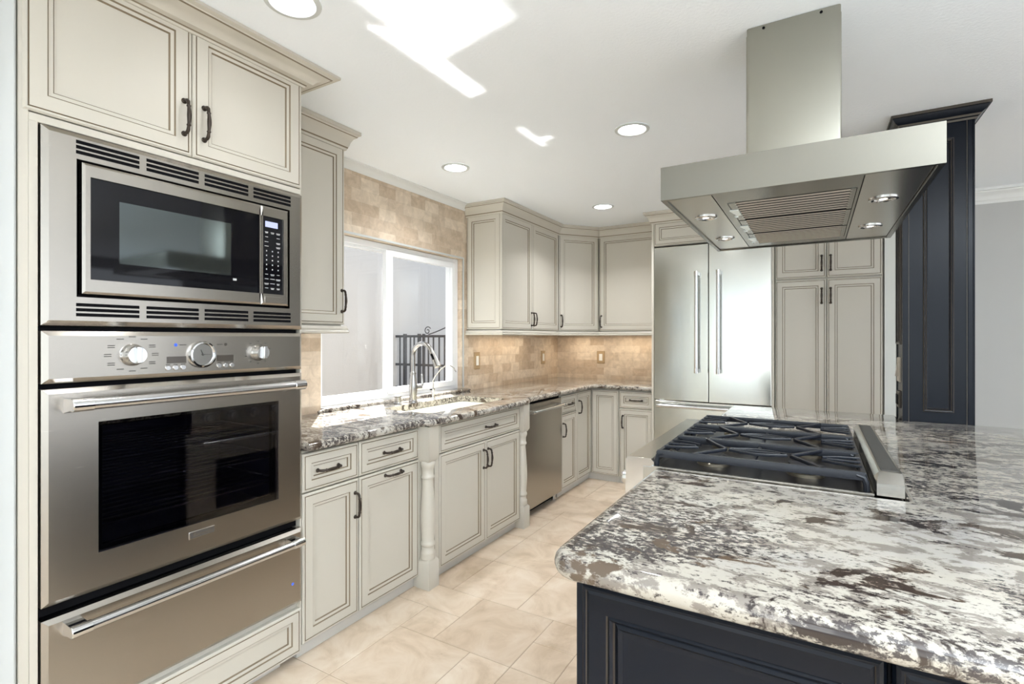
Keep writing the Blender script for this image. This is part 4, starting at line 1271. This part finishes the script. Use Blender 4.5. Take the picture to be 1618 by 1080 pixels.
# =================================================================== DARK COLUMN
def build_column():
    g = thing('column', (.46, 3.01, 0), 'tall near-black panelled column with crown, rising behind the island granite', 'column')
    x0, x1, y0, y1 = .337, .586, 2.900, 3.125
    mb = MB()
    mb.box(x0 + .004, x1 - .004, y0 + .004, y1, 0, 2.19, 'black')
    mb.box(x0, x0 + .022, y0, y0 + .010, 0, 2.19, 'black'); mb.box(x1 - .025, x1, y0, y0 + .012, 0, 2.19, 'black')
    mb.box(x0, x0 + .008, y0, y0 + .028, 0, 2.19, 'black'); mb.box(x1 - .008, x1, y0, y0 + .03, 0, 2.19, 'black')
    mb.box(x0, x0 + .008, y1 - .03, y1, 0, 2.19, 'black')
    mb.build('shaft', g, bevel=.0025)
    mb = MB()
    for x in (x0 + .0225, x1 - .0262): mb.box(x - .0012, x + .0012, y0 + .0005, y0 + .0045, 0, 2.17, 'black_edge')
    mb.build('bead', g)
    def mould(fr, s0, s1, t0, t1):
        mb = MB(); rg = [(0, -.003, 'black_edge'), (0, .006, 'black_edge'), (.003, .010, 'black'), (.007, .009, 'black_edge'), (.0085, .006, 'black_edge'), (.011, .008, 'black'), (.015, .005, 'black_edge'), (.017, -.003, 'black')]
        mb.grid([rect_loop(fr, s0, s1, t0, t1, i, d_) for i, d_, _ in rg], 'black', True, (False, False), [r[2] for r in rg]); mb.build('panel_moulding', g, smooth=False)
    FC = frY(y0 + .004); mould(FC, .411, .516, .89, 2.085)
    FCL = Fr((x0 + .004, 0, 0), (0, -1, 0), (-1, 0, 0))
    mould(FCL, -3.085, -2.945, 1.185, 2.085)
    r_ = sweep_rings([(x0, y1), (x0, y0), (x1, y0), (x1, y1)], [(0, 2.150), (.005, 2.150), (.008, 2.158), (.014, 2.162), (.018, 2.170), (.030, 2.178), (.038, 2.192), (.040, 2.196), (.046, 2.197), (.046, CEIL - .001), (0, CEIL - .001)])
    sweep(r_, 'crown_moulding', g, {3: 'black_edge', 1: 'black_edge', 8: 'black_edge'}, 'black')
    # plates on the side of the column
    s = thing('light_switch', (x0, 3.02, 1.066), 'brown rocker switch plate on the side of the dark column', 'switch')
    mb = MB(); bevel_panel(mb, FCL, -3.058, -2.982, 1.010, 1.124, .0005, .008, .004, 'almond'); mb.build('plate', s, smooth=False)
    mb = MB(); mb.prism([FCL.p(-3.032, 1.036, .008), FCL.p(-3.032, 1.098, .008), FCL.p(-3.032, 1.098, .010), FCL.p(-3.032, 1.036, .018)], FCL.S * .024, 'almond'); mb.build('rocker', s, smooth=False)
    s = thing('outlet', (x0, 3.02, .928), 'brown outlet plate under the switch on the dark column, just above the granite', 'outlet')
    mb = MB(); bevel_panel(mb, FCL, -3.068, -2.972, .890, .966, .0005, .010, .004, 'black_edge'); mb.build('plate', s, smooth=False)
    mb = MB(); boxf(mb, FCL, -3.05, -2.99, .905, .951, .010, .013, 'gap'); mb.build('socket', s, smooth=False)
build_column()

# =================================================================== CEILING DOWNLIGHTS
def build_downlights():
    spots = [(-1.335, .985, 'recessed ceiling downlight nearest the oven tower crown, cut by the top of the picture'), (-.755, 2.408, 'recessed ceiling downlight left of the hood chimney'),
             (-1.812, 2.425, 'recessed ceiling downlight close to the tiled window wall'), (-1.388, 3.710, 'farthest recessed ceiling downlight, before the corner wall cabinets')]
    first = None
    for x, y, lab in spots:
        if first is None:
            g = thing('recessed_downlight', (x, y, CEIL), lab, 'ceiling light', 'recessed downlights')
            mb = MB(); mb.lathe([(.082, .0005), (.081, .004), (.072, .007), (.066, .006), (.062, .001)], (x, y, CEIL), (0, 0, -1), 'trimwhite', 36, caps=(False, False)); mb.build('trim_ring', g)
            mb = MB(); mb.lathe([(.0665, .0012), (.055, .0030), (.054, .0018)], (x, y, CEIL), (0, 0, -1), 'lens', 36); mb.build('lens', g, angle=20)
            first = g
        else:
            c = copy_tree(first); c.location = (x, y, CEIL); c['label'] = lab
build_downlights()
for x, y, e in ((-1.335, .985, 0.35), (-.755, 2.408, 4.2), (-1.812, 2.425, 2.3), (-1.388, 3.710, 4.0)):
    o = area('downlight_beam', (x, y, CEIL - .008), (0, 0, -1), .10, .10, e, (0.97, 0.98, 1.0), 130)
    o.data.shape = 'DISK'

# added narrow lamps imitating sunlight reflected up by the polished stone under the window
bd = Vector((0.78, -0.75, 1.388))
def bounce(cx, cy, sx, sy, e, spread=1.6):
    z = 0.90; k = (CEIL - z) / bd.z
    o = area('sun_reflection_lamp', (cx - bd.x * k, cy - bd.y * k, z), bd, sx, sy, e, (1.0, 0.98, 0.95), spread)
    dn = bd.normalized(); u = Vector((0, 1, 0)) - dn * dn.y; u.normalize(); v_ = u.cross(-dn)
    o.rotation_euler = Matrix((v_, u, -dn)).transposed().to_euler()
    return o
bounce(-.985, 1.13, .33, .54, 0.17)
bounce(-1.19, 1.45, .075, .53, 0.085)
bounce(-1.21, 2.25, .035, .24, 0.012)
bounce(-1.16, 2.30, .060, .05, 0.004)
